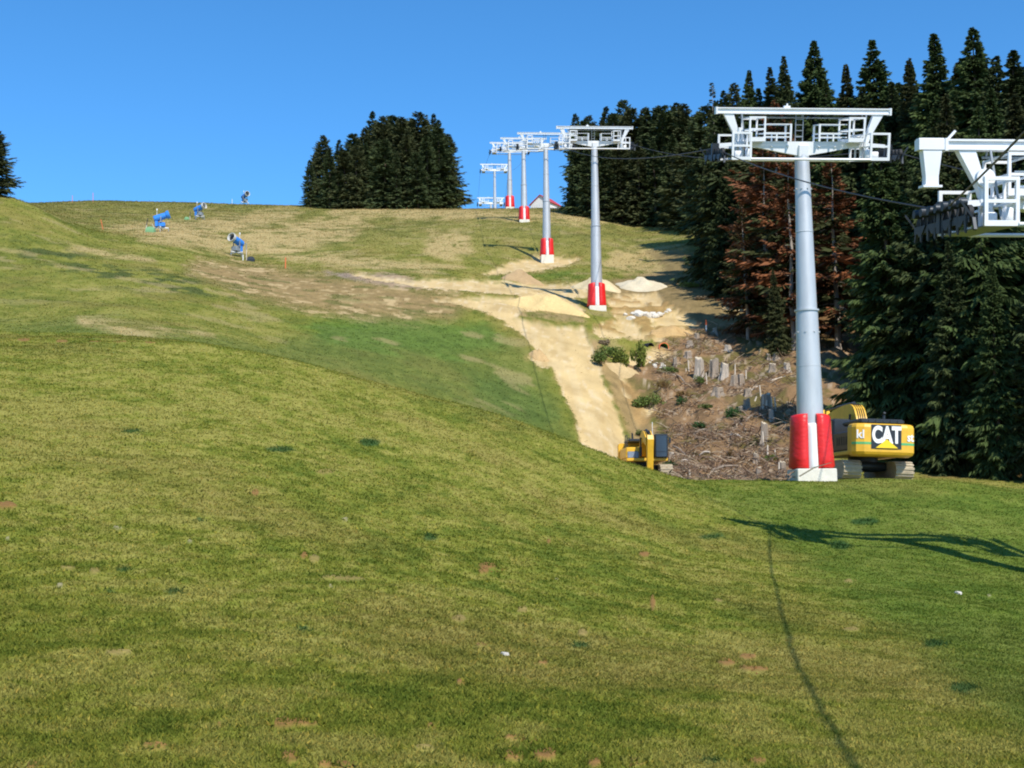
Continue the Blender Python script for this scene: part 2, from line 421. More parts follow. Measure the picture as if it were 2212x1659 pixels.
M = {}
M['ground'] = mat('turf_and_soil', attr='col', rough=.95, noise=.30, scale=9, bump=.9, bscale=14, spec=.1)
def blade_mat():
    m = mat('grass_blade', attr='col', rough=.8, spec=.1)
    n, l = m.node_tree.nodes, m.node_tree.links
    tr = n.new('ShaderNodeBsdfTranslucent')
    mx = n.new('ShaderNodeMixShader')
    mx.inputs[0].default_value = .4
    src = [q for q in n if q.bl_idname == 'ShaderNodeVertexColor'][0]
    l.new(src.outputs['Color'], tr.inputs['Color'])
    l.new(n['Principled BSDF'].outputs[0], mx.inputs[1])
    l.new(tr.outputs[0], mx.inputs[2])
    l.new(mx.outputs[0], n['Material Output'].inputs['Surface'])
    return m


M['sand'] = mat('sandy_track', attr='col', rough=.95, noise=.10, scale=5, bump=.5, bscale=8, spec=.1)
M['blade'] = blade_mat()
M['needle'] = mat('spruce_needles', attr='col', rough=.7, spec=.15)
M['bark'] = mat('spruce_bark', (.11, .08, .06), .9, noise=.4, scale=2, bump=.6, bscale=9, stretch=(4, 4, .6))
M['greybark'] = mat('pale_bark', (.30, .26, .22), .9, noise=.35, scale=2, stretch=(4, 4, .6))
M['white'] = mat('white_lift_steel', (.82, .83, .83), .45, noise=.05, scale=1.5, spec=.4)
M['galv'] = mat('galvanised_pole', (.53, .54, .54), .42, .35, noise=.13, scale=1.2, spec=.5, stretch=(2, 2, .5))
M['grey'] = mat('grey_lift_steel', (.28, .31, .33), .5, .3, noise=.1, scale=3)
M['dark'] = mat('dark_steel', (.035, .042, .05), .45, .4, noise=.2, scale=4)
M['rubber'] = mat('black_rubber', (.02, .02, .022), .7, noise=.2, scale=6)
M['red'] = mat('red_padding', (.72, .018, .016), .42, noise=.14, scale=3, spec=.5, bump=.5, bscale=3.5, stretch=(1, 1, 2.2))
M['padwhite'] = mat('white_padding', (.80, .80, .78), .4, noise=.04, scale=3, bump=.1, bscale=3)
M['concrete'] = mat('concrete', (.70, .66, .56), .9, noise=.12, scale=3, bump=.3, bscale=12)
M['yellow'] = mat('yellow_machine_paint', (.74, .42, .030), .42, noise=.18, scale=2.0, spec=.5)
M['logoyellow'] = mat('yellow_triangle_paint', (.92, .62, .02), .4)
M['green'] = mat('green_stripe_paint', (.10, .42, .16), .4)
M['glass'] = mat('dark_cab_glass', (.035, .055, .085), .12, noise=.1, scale=2, spec=.6)
M['bluegrey'] = mat('blue_grey_panel', (.20, .25, .33), .5, noise=.15, scale=4)
M['ringgrey'] = mat('pale_ring_metal', (.55, .55, .52), .5, noise=.15, scale=6)
M['dust'] = mat('dusty_track_steel', (.42, .35, .24), .85, noise=.25, scale=5, bump=.5, bscale=10)
M['letter'] = mat('white_lettering', (.85, .85, .83), .5)
M['blue'] = mat('blue_gun_paint', (.035, .22, .68), .4, noise=.1, scale=4)
M['palewood'] = mat('pale_stump_wood', (.43, .37, .30), .9, noise=.35, scale=4, bump=.8, bscale=8, stretch=(5, 5, .7))
M['wood'] = mat('weathered_stump_wood', (.30, .245, .19), .9, noise=.35, scale=4, bump=.8, bscale=8, stretch=(5, 5, .7))
M['stakewood'] = mat('pale_stake_wood', (.60, .52, .42), .85, noise=.15, scale=4)
M['cutwood'] = mat('pale_cut_wood', (.55, .47, .34), .9, noise=.15, scale=9)
M['twig'] = mat('dry_brushwood', attr='col', rough=.9, noise=.2, scale=3)
M['rock'] = mat('pale_limestone', (.62, .58, .50), .9, noise=.22, scale=3, bump=.7, bscale=6)
M['heap'] = mat('heaped_earth', attr='col', rough=.95, noise=.16, scale=6, bump=.8, bscale=10, spec=.1)
M['leaf'] = mat('shrub_leaves', attr='col', rough=.7, spec=.2)
M['orange'] = mat('orange_plastic', (.75, .16, .05), .5)
M['pipegreen'] = mat('green_pipe_plastic', (.03, .45, .10), .5)
M['roofred'] = mat('red_roof_sheet', (.50, .05, .05), .5, noise=.1, scale=3)
M['plaster'] = mat('white_wall_plaster', (.80, .79, .76), .8, noise=.05, scale=2)
M['rope'] = mat('steel_rope', (.045, .05, .06), .5, .4)


# ------------------------------------------------------------------ object helpers
def tag(o, label=None, cat=None, group=None, kind=None):
    if label:
        o['label'] = label
    if cat:
        o['category'] = cat
    if group:
        o['group'] = group
    if kind:
        o['kind'] = kind
    return o


def empty(name, loc, rz=0.0, label=None, cat=None, group=None, rx=0.0, ry=0.0):
    o = bpy.data.objects.new(name, None)
    COL.objects.link(o)
    o.location = loc
    o.rotation_euler = (rx, ry, rz)
    o.empty_display_size = .3
    return tag(o, label, cat, group)


def link(name, me, parent=None, loc=None):
    o = bpy.data.objects.new(name, me)
    COL.objects.link(o)
    if parent:
        o.parent = parent
    if loc is not None:
        o.location = loc
    return o


def np_mesh(name, verts, faces, m, col=None, smooth=False):
    """mesh from numpy arrays; faces (n, 3) or (n, 4)"""
    me = bpy.data.meshes.new(name)
    k = faces.shape[1]
    me.vertices.add(len(verts))
    me.vertices.foreach_set('co', np.ascontiguousarray(verts, np.float32).ravel())
    me.loops.add(faces.size)
    me.loops.foreach_set('vertex_index', np.ascontiguousarray(faces, np.int32).ravel())
    me.polygons.add(len(faces))
    me.polygons.foreach_set('loop_start', np.arange(0, faces.size, k, dtype=np.int32))
    me.polygons.foreach_set('use_smooth', np.full(len(faces), smooth))
    if col is not None:
        at = me.color_attributes.new('col', 'FLOAT_COLOR', 'POINT')
        at.data.foreach_set('color', np.concatenate([col, np.ones((len(col), 1))], 1).astype(np.float32).ravel())
    me.update(calc_edges=True)
    me.materials.append(m)
    return me


class MB:
    """collects boxes, bars, tubes and prisms into one mesh"""

    def __init__(self):
        self.v, self.f, self.s = [], [], []

    def add(self, v, f, smooth=False):
        o = len(self.v)
        self.v += [tuple(p) for p in v]
        self.f += [tuple(i + o for i in q) for q in f]
        self.s += [smooth] * len(f)
        return self

    def box(self, x0, x1, y0, y1, z0, z1, bev=0.0):
        if bev <= 0:
            v = [(x, y, z) for z in (z0, z1) for y in (y0, y1) for x in (x0, x1)]
            return self.add(v, [(0, 2, 3, 1), (4, 5, 7, 6), (0, 1, 5, 4), (2, 6, 7, 3), (0, 4, 6, 2), (1, 3, 7, 5)])
        b = min(bev, (x1 - x0) * .45, (y1 - y0) * .45, (z1 - z0) * .45)
        rings = []
        for z, i in ((z0, b), (z0 + b, 0), (z1 - b, 0), (z1, b)):
            a0, a1, c0, c1 = x0 + i, x1 - i, y0 + i, y1 - i
            rings.append([(a0 + b, c0, z), (a1 - b, c0, z), (a1, c0 + b, z), (a1, c1 - b, z), (a1 - b, c1, z), (a0 + b, c1, z), (a0, c1 - b, z), (a0, c0 + b, z)])
        return self.loft(rings)

    def loft(self, rings, smooth=False, caps=True, closed=False):
        n = len(rings[0])
        v = [p for r in rings for p in r]
        f = []
        m = len(rings)
        for i in range(m if closed else m - 1):
            a, b = i * n, ((i + 1) % m) * n
            for k in range(n):
                f.append((a + k, a + (k + 1) % n, b + (k + 1) % n, b + k))
        if caps and not closed:
            f.append(tuple(range(n))[::-1])
            f.append(tuple((m - 1) * n + k for k in range(n)))
        return self.add(v, f, smooth)

    def bar(self, p, q, w=.06, h=None, up=(0, 0, 1)):
        p, q = Vector(p), Vector(q)
        h = h or w
        d = (q - p).normalized()
        u = Vector(up)
        if abs(d.dot(u)) > .95:
            u = Vector((0, 1, 0))
        a = d.cross(u).normalized()
        c = a.cross(d).normalized()
        a, c = a * w / 2, c * h / 2
        return self.loft([[x - a - c, x + a - c, x + a + c, x - a + c] for x in (p, q)])

    def tube(self, pts, r, n=8, caps=True):
        pts = [Vector(p) for p in pts]
        rr = r if isinstance(r, (list, tuple)) else [r] * len(pts)
        rings = []
        ref = None
        for i, p in enumerate(pts):
            d = (pts[min(i + 1, len(pts) - 1)] - pts[max(i - 1, 0)]).normalized()
            if ref is None:
                ref = d.orthogonal().normalized()
            ref = (ref - d * ref.dot(d)).normalized()
            b = d.cross(ref)
            rings.append([p + (ref * math.cos(2 * math.pi * k / n) + b * math.sin(2 * math.pi * k / n)) * rr[i] for k in range(n)])
        return self.loft(rings, True, caps)

    def lathe(self, prof, n=24, c=(0, 0)):
        return self.loft([[(c[0] + r * math.cos(2 * math.pi * k / n), c[1] + r * math.sin(2 * math.pi * k / n), z) for k in range(n)] for r, z in prof], True)

    def prism(self, poly, t0, t1, axis='y', inset=0.0):
        """polygon (a, b) swept along an axis from t0 to t1"""
        def put(a, b, t):
            return {'y': (a, t, b), 'x': (t, a, b), 'z': (a, b, t)}[axis]
        return self.loft([[put(a, b, t) for a, b in poly] for t in (t0, t1)])

    def mesh(self, name, m):
        me = bpy.data.meshes.new(name)
        me.from_pydata(self.v, [], self.f)
        me.polygons.foreach_set('use_smooth', self.s)
        me.materials.append(m)
        import bmesh
        b = bmesh.new()
        b.from_mesh(me)
        bmesh.ops.recalc_face_normals(b, faces=b.faces)
        b.to_mesh(me)
        b.free()
        if any(self.s):
            me.set_sharp_from_angle(angle=math.radians(45))
        me.update()
        return me

    def build(self, name, m, parent=None, loc=None):
        return link(name, self.mesh(name, m), parent, loc)


def copy_tree(o, parent=None):
    c = o.copy()
    COL.objects.link(c)
    if parent:
        c.parent = parent
    for ch in o.children:
        copy_tree(ch, c)
    return c


def text_mesh(s, size, m, depth=.02, bold=.0):
    cu = bpy.data.curves.new('t', 'FONT')
    cu.body = s
    cu.size = size
    cu.extrude = depth
    cu.offset = bold
    cu.align_x = 'CENTER'
    cu.align_y = 'CENTER'
    ob = bpy.data.objects.new('t', cu)
    COL.objects.link(ob)
    dg = bpy.context.evaluated_depsgraph_get()
    me = bpy.data.meshes.new_from_object(ob.evaluated_get(dg))
    bpy.data.objects.remove(ob)
    bpy.data.curves.remove(cu)
    me.materials.clear()
    me.materials.append(m)
    return me


# ------------------------------------------------------------------ the hill itself
idx = np.arange(ND * NA).reshape(ND, NA)
QUADS = np.stack([idx[:-1, :-1], idx[:-1, 1:], idx[1:, 1:], idx[1:, :-1]], -1).reshape(-1, 4)
VALL = np.stack([XG, YG, ZG], -1).reshape(-1, 3)
CALL = CG.reshape(-1, 3)


def part_of_hill(name, sel, m):
    q = QUADS[sel]
    used = np.unique(q)
    inv = np.zeros(ND * NA, np.int32)
    inv[used] = np.arange(len(used))
    return tag(link(name, np_mesh(name, VALL[used], inv[q], m, CALL[used], True)), kind='structure')


fs = SANDG.reshape(-1)[QUADS].mean(1)
sel_sand = fs > .5
part_of_hill('hillside', ~sel_sand, M['ground'])
part_of_hill('dirt_track', sel_sand, M['sand'])
# the ground under and behind the viewer
mb = MB()
n = 40
xs = np.linspace(-40, 40, n)
row0 = [(x, 2.0, float(ground(max(-1.6, min(1.6, x)), 2.0)) - .0) for x in xs]
mb.add([(a * 2.0, 2.0, float(z)) for a, z in zip(AG[::20], ZG[0, ::20])] + [(a * 2.0 * 30, -25.0, float(z) - 1.5 - a * 6) for a, z in zip(AG[::20], ZG[0, ::20])],
       [(i, i + 1, i + 1 + len(AG[::20]), i + len(AG[::20])) for i in range(len(AG[::20]) - 1)])
tag(mb.build('meadow_ground', mat('rough_turf', (.11, .12, .022), .95, noise=.4, scale=4, bump=.6, bscale=10)), kind='structure')


# grass blades on the near meadow
def grass(count, far):
    D = np.concatenate([np.exp(rng.uniform(math.log(4.5), math.log(62), count)), rng.uniform(62, 320, far)])
    count += far
    a = rng.uniform(-.46, .46, count)
    x, y = a * D, D
    z = ground(x, y)
    u, v = project(x, y, z)
    c, sd, cl, dirt = ground_colour(x, y, u, v, D)
    keep = ((c[:, 1] > c[:, 0] * .76) & (dirt < .35) & (sd < .4) & (cl < .5)) | (rng.random(count) < .05)
    x, y, z, D, c = x[keep], y[keep], z[keep], D[keep], c[keep]
    n = len(x)
    B = 3
    vs, cs = [], []
    for b in range(B):
        h = (.008 + .020 * rng.random(n) ** 1.5) * (1 + np.minimum(D, 62) / 110 + np.maximum(D - 62, 0) / 110)
        h = h * np.where((c[:, 1] < .095) & (D < 62), 2.4, 1.0)
        w = (.004 + .005 * rng.random(n)) * (1 + np.minimum(D, 62) / 16 + np.maximum(D - 62, 0) / 14)
        th = rng.uniform(0, math.pi, n)
        ox, oy = rng.normal(0, .03, n) * (1 + D / 25), rng.normal(0, .03, n) * (1 + D / 25)
        lx, ly = rng.normal(0, .9, n) * h, rng.normal(0, .9, n) * h
        bx, by = x + ox, y + oy
        dx, dy = np.cos(th) * w, np.sin(th) * w
        vs.append(np.stack([np.stack([bx - dx, by - dy, z - .01], -1), np.stack([bx + dx, by + dy, z - .01], -1), np.stack([bx + lx, by + ly, z + h], -1)], 1))
        k = (.80 + .50 * rng.random((n, 1))) * np.array([1, 1, 1]) * c
        yel = rng.random((n, 1)) < .10
        k = np.where(yel, k * np.array([1.5, 1.25, 1.2]), k)
        cs.append(np.repeat(k[:, None, :], 3, 1))
    V = np.concatenate(vs).reshape(-1, 3)
    C = np.concatenate(cs).reshape(-1, 3)
    Fc = np.arange(len(V)).reshape(-1, 3)
    return tag(link('grass', np_mesh('grass', V, Fc, M['blade'], np.clip(C, 0, .9))), kind='stuff')


grass(330000, 200000)


# ------------------------------------------------------------------ lift pylons
LINE_RZ = math.atan(0.0615)


def head_meshes():
    """meshes of everything at the top of a pylon; z = 0 is the top of the upper beam"""
    d = {}
    b = MB()
    b.box(-4.03, 4.03, -.17, .17, -.05, 0)
    b.box(-4.0, 4.0, -.11, .11, -.22, -.053)
    b.box(-4.03, 4.03, -.17, .17, -.275, -.223)
    for x in (-4.0, 4.0):
        b.box(x - .04, x + .04, -.19, .19, -.30, .02)
    b.box(-.9, -.62, -.1, .1, .003, .1)
    b.tube([(-.75, 0, .1), (-.75, 0, .2)], .04, 8)
    d['upper_beam'] = [(b.mesh('upper_beam', M['white']), (0, 0, 0))]
    r = MB()
    r.tube([(-2.9, .22, -.42), (2.9, .22, -.42)], .035, 8)
    for x in (-2.8, 0, 2.8):
        r.bar((x, .22, -.42), (x, .12, -.25), .04)
    d['service_rail'] = [(r.mesh('service_rail', M['grey']), (0, 0, 0))]
    d['strut'] = []
    for s in (-1, 1):
        b = MB()
        b.loft([[(s * 3.68, -.13, -.277), (s * 3.22, -.13, -.277), (s * 3.22, .13, -.277), (s * 3.68, .13, -.277)],
                [(s * 3.14, -.12, -1.25), (s * 2.90, -.12, -1.25), (s * 2.90, .12, -1.25), (s * 3.14, .12, -1.25)],
                [(s * 3.06, -.12, -1.50), (s * 2.84, -.12, -1.50), (s * 2.84, .12, -1.50), (s * 3.06, .12, -1.50)]])
        d['strut'].append((b.mesh('strut', M['white']), (0, 0, 0)))
    b = MB()
    top = [(-3.0, -1.50), (3.0, -1.50)]
    bot = [(3.0, -1.72), (2.0, -1.80), (.95, -2.0), (.25, -2.12), (-.25, -2.12), (-.95, -2.0), (-2.0, -1.80), (-3.0, -1.72)]
    b.prism(top + bot, -.24, .24)
    for s in (-1, 1):
        b.bar((s * 3.0, 0, -1.62), (s * 4.05, 0, -1.70), .16, .16)
        for x in (.72, 1.45):
            b.tube([(s * x, -.30, -1.70), (s * x, -.243, -1.70)], .05, 8)
    d['crossarm'] = [(b.mesh('crossarm', M['white']), (0, 0, 0))]
    b = MB()
    b.box(-.23, .23, -.36, .36, -2.2, -1.64, .03)
    d['head_block'] = [(b.mesh('head_block', M['white']), (0, 0, 0))]
    b = MB()
    for x in (-.32, .02):
        b.tube([(x, .02, -.28), (x, .02, -1.50)], .022, 6)
    for z in (-.5, -.75, -1.0, -1.27):
        b.bar((x - .34, .02, z), (x, .02, z), .03)
    b.bar((-.32, .02, -1.27), (.02, .02, -1.27), .06)
    d['ladder'] = [(b.mesh('ladder', M['grey']), (0, 0, 0))]
    d['service_cage'], d['railing'], d['platform'] = [], [], []
    for s in (-1, 1):
        b = MB()
        x0, x1 = s * 2.27 - .34, s * 2.27 + .34
        for y in (-.78, .78):
            for x in (x0, x1):
                b.bar((x, y, -1.50), (x, y, -.46), .075)
            for z in (-.46, -.98):
                b.bar((x0 - .037, y, z), (x1 + .037, y, z), .072)
            b.box(x0 - .04, x1 + .04, y - .04, y + .04, -1.52, -1.34)
        for x in (x0, x1):
            for z in (-.46, -.98, -1.44):
                b.bar((x, -.74, z), (x, .74, z), .05)
        b.box(x0, x1, -.74, .74, -1.56, -1.525)
        d['service_cage'].append((b.mesh('service_cage', M['white']), (0, 0, 0)))
        b = MB()
        for y in (-.46, .46):
            b.bar((s * .66, y, -1.50), (s * .66, y, -.72), .08)
            b.bar((s * 1.30, y, -1.50), (s * 1.30, y, -1.14), .06)
            b.bar((s * .62, y, -1.14), (s * 1.92, y, -1.14), .06)
            b.bar((s * .70, y, -1.31), (s * 1.92, y, -1.31), .05)
            b.bar((s * .62, y, -.74), (s * 1.92, y, -.74), .035)
        b.bar((s * .66, -.42, -.74), (s * .66, .42, -.74), .035)
        d['railing'].append((b.mesh('railing', M['white']), (0, 0, 0)))
        b = MB()
        x0, x1 = s * 3.12 - .40, s * 3.12 + .40
        for y in (-1.5, 1.5):
            for x in (x0, x1):
                b.bar((x, y, -2.33), (x, y, -1.18), .095)
            for z in (-1.18, -1.74):
                b.bar((x0 - .046, y, z), (x1 + .046, y, z), .09)
            b.box(x0 - .05, x1 + .05, y - .05, y + .05, -2.36, -2.22)
        xi = s * 3.12 - s * .40
        for y in (-.75, 0, .75):
            b.bar((xi, y, -2.33), (xi, y, -1.18), .07)
        for z in (-1.18, -1.74):
            b.bar((xi, -1.45, z), (xi, 1.45, z), .055)
        fl = MB()
        fl.box(x0, x1, -1.45, 1.45, -2.37, -2.335)
        d.setdefault('floor_grating', []).append((fl.mesh('floor_grating', M['grey']), (0, 0, 0)))
        b.bar((s * 2.9, .3, -1.73), (s * 2.9, .3, -2.34), .1)
        b.bar((s * 2.9, -.3, -1.73), (s * 2.9, -.3, -2.34), .1)
        # small motor cases and boxes on the platform
        b.box(s * 3.12 - .16, s * 3.12 + .16, -.9, -.6, -2.32, -1.95, .03)
        b.box(s * 2.72 - .1, s * 2.72 + .1, -1.1, -.8, -2.30, -1.85, .03)
        b.tube([(s * 2.98, -.3, -1.10), (s * 2.98, -.3, -.90)], .09, 10)
        d['platform'].append((b.mesh('platform', M['white']), (0, 0, 0)))
    b = MB()
    for y in (-1.56, 1.56):
        b.tube([(-2.7, y, -2.32), (2.7, y, -2.32)], .055, 8)
    d['tie_bar'] = [(b.mesh('tie_bar', M['white']), (0, 0, 0))]
    d['brace'] = []
    for s in (-1, 1):
        b = MB()
        b.bar((s * 2.86, -.2, -.28), (s * 2.66, -.5, -2.25), .05)
        d['brace'].append((b.mesh('brace', M['grey']), (0, 0, 0)))
    d['sheave_train'] = []
    for s in (-1, 1):
        b = MB()
        x = s * 4.0
        for dx in (-.09, .09):
            b.box(x + dx - .012, x + dx + .012, -1.85, 1.85, -2.30, -2.12)
            for y in (-1.35, -.45, .45, 1.35):
                b.prism([(y - .40, -2.11), (y + .40, -2.11), (y + .07, -2.38), (y - .07, -2.38)], x + dx * 1.35 - .012, x + dx * 1.35 + .012, 'x')
        b.box(x - .16, x + .16, -.12, .12, -2.42, -1.6)
        for y in (-1.9, 1.9):                     # rope catchers
            b.bar((x, y, -2.2), (x + s * .3, y + .1, -1.75), .05)
            b.bar((x, y, -2.2), (x, y * 1.06, -2.5), .08)
        d['sheave_train'].append((b.mesh('sheave_train', M['dark']), (0, 0, 0)))
    b = MB()
    b.tube([(-.055, 0, 0), (.055, 0, 0)], .215, 18)
    b.tube([(-.075, 0, 0), (.075, 0, 0)], .07, 10)
    d['sheave'] = b.mesh('sheave', M['rubber'])
    return d


HEAD = head_meshes()


def pads(parent, zb, face):
    """two red crash pads and the white strip between them, wrapped round the foot of the pole"""
    def shell(a0, a1, prof, name, m):
        b = MB()
        k = max(4, int(abs(a1 - a0) / math.radians(8)))
        rings = []
        for i in range(k + 1):
            t = i / k
            a = a0 + (a1 - a0) * t
            e = min(1.0, min(t, 1 - t) * k / 1.0 * .5 + .35)           # rounded side edges
            rings.append([((ri + (r - ri) * (e if r > ri else 1)) * math.sin(a), -(ri + (r - ri) * (e if r > ri else 1)) * math.cos(a), z) for ri, r, z in prof])
        b.loft(rings, True)
        return b.build(name, m, parent, (0, 0, zb))
    def profile(rin0, rin1, t, h):
        out, inn = [], []
        for s in (0, .02, .05, .25, .5, .75, .94, .975, 1):
            rin = rin0 + (rin1 - rin0) * s
            puff = 0.0 if s in (0, 1) else (.8 if s in (.02, .975) else 1.0)
            flare = .06 * (1 - s) ** 3
            out.append((rin, rin + t * puff + flare, h * s))
            inn.append((rin, rin, h * s))
        return out + inn[::-1]
    pr = profile(.72, .63, .25, 2.45)
    shell(face + math.radians(17), face + math.radians(172), pr, 'red_pad', M['red'])
    shell(face - math.radians(172), face - math.radians(17), pr, 'red_pad', M['red'])
    pw = profile(.70, .625, .11, 2.02)
    shell(face - math.radians(16), face + math.radians(16), pw, 'white_pad', M['padwhite'])


def pylon(loc, Ht, label, foot=.5, red=True, face=0.0, lean=0.0, tilt=0.0):
    """Ht: height of the top of the upper beam above the ground"""
    t = empty('lift_pylon', loc, LINE_RZ, label, 'lift pylon', 'lift pylons up the slope', ry=lean)
    hp = Ht - 2.12
    if foot > 0:
        b = MB()
        b.box(-.88, .88, -.88, .88, -1.6, foot, .03)
        b.build('footing', M['concrete'], t)
    z1 = foot + (7.39 - .5) * (hp - foot) / 13.8

    def rad(z):
        return .645 + (.315 - .645) * (z - foot) / (hp - foot)
    b = MB()
    b.lathe([(rad(foot), foot - .3), (rad(z1) + .01, z1 - .04)], 32)
    b.lathe([(rad(z1) + .07, z1 - .04), (rad(z1) + .07, z1 + .04)], 32)
    b.lathe([(rad(z1) - .02, z1 + .04), (rad(hp), hp)], 32)
    for z in (foot + 4.6, (z1 + hp) / 2):          # weld seams
        b.lathe([(rad(z) - .02, z - .03), (rad(z) + .012, z - .012), (rad(z) + .012, z + .012), (rad(z) - .02, z + .03)], 32)
    for z in (z1 - 1.0, hp - 1.6):
        for k in range(8):
            a = k * math.pi / 4 + .35
            b.tube([((rad(z) - .02) * math.cos(a), (rad(z) - .02) * math.sin(a), z), ((rad(z) + .05) * math.cos(a), (rad(z) + .05) * math.sin(a), z)], .04, 6)
    b.build('pole', M['galv'], t)
    b = MB()                     # climbing rungs on the uphill side
    for dx in (-.2, .2):
        b.bar((dx, rad(foot + 2.6) + .16, foot + 2.6), (dx, rad(hp) + .16, hp - .1), .04)
    z = foot + 2.8
    while z < hp - .2:
        b.bar((-.2, rad(z) + .16, z), (.2, rad(z) + .16, z), .03)
        z += .45
    b.build('pole_ladder', M['grey'], t)
    if red:
        pads(t, foot, face)
    for name, lst in HEAD.items():
        if name == 'sheave':
            continue
        for k, (me, off) in enumerate(lst):
            o = link(name, me, t)
            head_at(o, Ht, tilt)
            if name == 'sheave_train':
                s = -1 if k == 0 else 1
                for i in range(8):
                    link('sheave', HEAD['sheave'], o, (s * 4.0, -1.61 + .46 * i, -2.06))
    return t


def head_at(o, Ht, tilt):
    """the head follows the slope of the rope: it is tipped about the crossarm"""
    piv = Vector((0, 0, -1.9))
    o.rotation_euler = (tilt, 0, 0)
    o.location = piv - Matrix.Rotation(tilt, 3, 'X') @ piv + Vector((0, 0, Ht))


def base(u, D):
    x = (u - W / 2) / F * D
    return Vector((x, D, float(ground(x, D))))


PYL = []
ROPEPTS = {-1: [], 1: []}


def place_pylon(u, v_top, D, label, foot=.5, **k):
    top = pt(u, v_top, D)
    x = top[0]
    g = float(ground(x, D))
    Ht = top[2] - g
    p = pylon((x, D, g), Ht, label, foot, **k)
    for s in (-1, 1):
        c = Vector((x, D, g)) + Matrix.Rotation(LINE_RZ, 3, 'Z') @ Vector((s * 4.0, 0, Ht - 1.82))
        ROPEPTS[s].append(c)
    PYL.append(p)
    return p


p0 = place_pylon(1090, 143, 34.5, 'nearest lift pylon, cut off by the right edge, white head above the dark spruces', .5, face=.3, tilt=math.radians(7))
place_pylon(800.5, 110, 60, 'tall grey lift pylon with red pads on the near grass crest beside the yellow excavator', .5, face=-.15, tilt=math.radians(14))
place_pylon(594, 127, 138, 'lift pylon with red pads beside the yellow sand heap, in front of the spruce wood', .25, face=-.05, tilt=math.radians(15))
place_pylon(545.5, 133, 186, 'lift pylon on a bare sand pad with a pale concrete block under its red pads', .95, tilt=math.radians(14))
place_pylon(523.3, 138, 230, 'lift pylon with red pads standing on grass just below the skyline', .2, tilt=math.radians(13))
place_pylon(509.3, 142.5, 272, 'lift pylon with its red pads standing right on the skyline', .2, tilt=math.radians(8))
place_pylon(494.5, 164, 372, 'grey lift pylon rising from behind the skyline without visible pads', .5, red=False, tilt=math.radians(3))
place_pylon(490.8, 197.5, 395, 'farthest lift pylon, only its white head showing over the skyline', .5, red=False, tilt=math.radians(0))
# the nearest pylon carries a longer outer beam end with a hanging post
top0 = ROPEPTS[-1][0].z + 1.82 - p0.location.z


def p0part(b, name, m):
    head_at(b.build(name, M[m], p0), top0, math.radians(7))


b = MB()
b.box(-4.72, -4.03, -.17, .17, -.275, 0)
b.box(-4.70, -4.05, -.12, .12, .002, .03)
b.bar((-3.95, -.1, .0), (-3.75, -.1, .22), .06)
p0part(b, 'beam_extension', 'white')
b = MB()
x = -4.36
b.loft([[(x - .25, -.15, -.28), (x + .25, -.15, -.28), (x + .25, .15, -.28), (x - .25, .15, -.28)],
        [(x - .17, -.13, -.95), (x + .17, -.13, -.95), (x + .17, .13, -.95), (x - .17, .13, -.95)],
        [(x - .17, -.13, -1.18), (x + .17, -.13, -1.18), (x + .17, .13, -1.18), (x - .17, .13, -1.18)]])
b.box(x - .25, x + .25, -.18, .18, -1.24, -1.183)
p0part(b, 'hanging_post', 'white')
for i in range(7):
    y = -1.7 + i * .5
    b = MB()
    b.prism([(y - .07, -2.2), (y + .09, -2.15), (y + .06, -2.5), (y - .03, -2.56)], -4.13, -4.09, 'x')
    b.tube([(-4.32, y, -1.80), (-4.1, y, -1.80)], .12, 8)
    b.bar((-4.11, y, -1.8), (-4.11, y, -2.3), .05)
    p0part(b, 'rope_guard', 'dark')
b = MB()
b.tube([(-3.45, -1.2, -1.15), (-3.45, -1.36, -1.15)], .24, 18)
b.tube([(-3.45, -1.36, -1.15), (-3.45, -1.39, -1.15)], .09, 12)
b.box(-3.55, -3.35, -1.25, -1.2, -1.75, -1.3)
p0part(b, 'pulley', 'white')


def rope(pts, r, name, label, sag=.012):
    path = []
    for a, c in zip(pts[:-1], pts[1:]):
        k = 14
        L = (c - a).length
        for i in range(k):
            t = i / k
            p = a.lerp(c, t)
            p.z -= sag * L * 4 * t * (1 - t)
            path.append(p)
    path.append(pts[-1])
    b = MB()
    b.tube(path, r, 6)
    return tag(b.build(name, M['rope']), label, 'rope', 'haul ropes of the lift')


L = ROPEPTS[-1]
rope([Vector((2.6, -8.0, 4.6))] + L + [L[-1] + Vector((-1.5, 40, -14))], .026, 'haul_rope', 'dark steel haul rope running over the left wheels of every pylon')
L = ROPEPTS[1]
rope([Vector((20.5, -8.0, 9.0))] + L + [L[-1] + Vector((-1.5, 40, -14))], .026, 'haul_rope', 'dark steel haul rope running over the right wheels of every pylon')


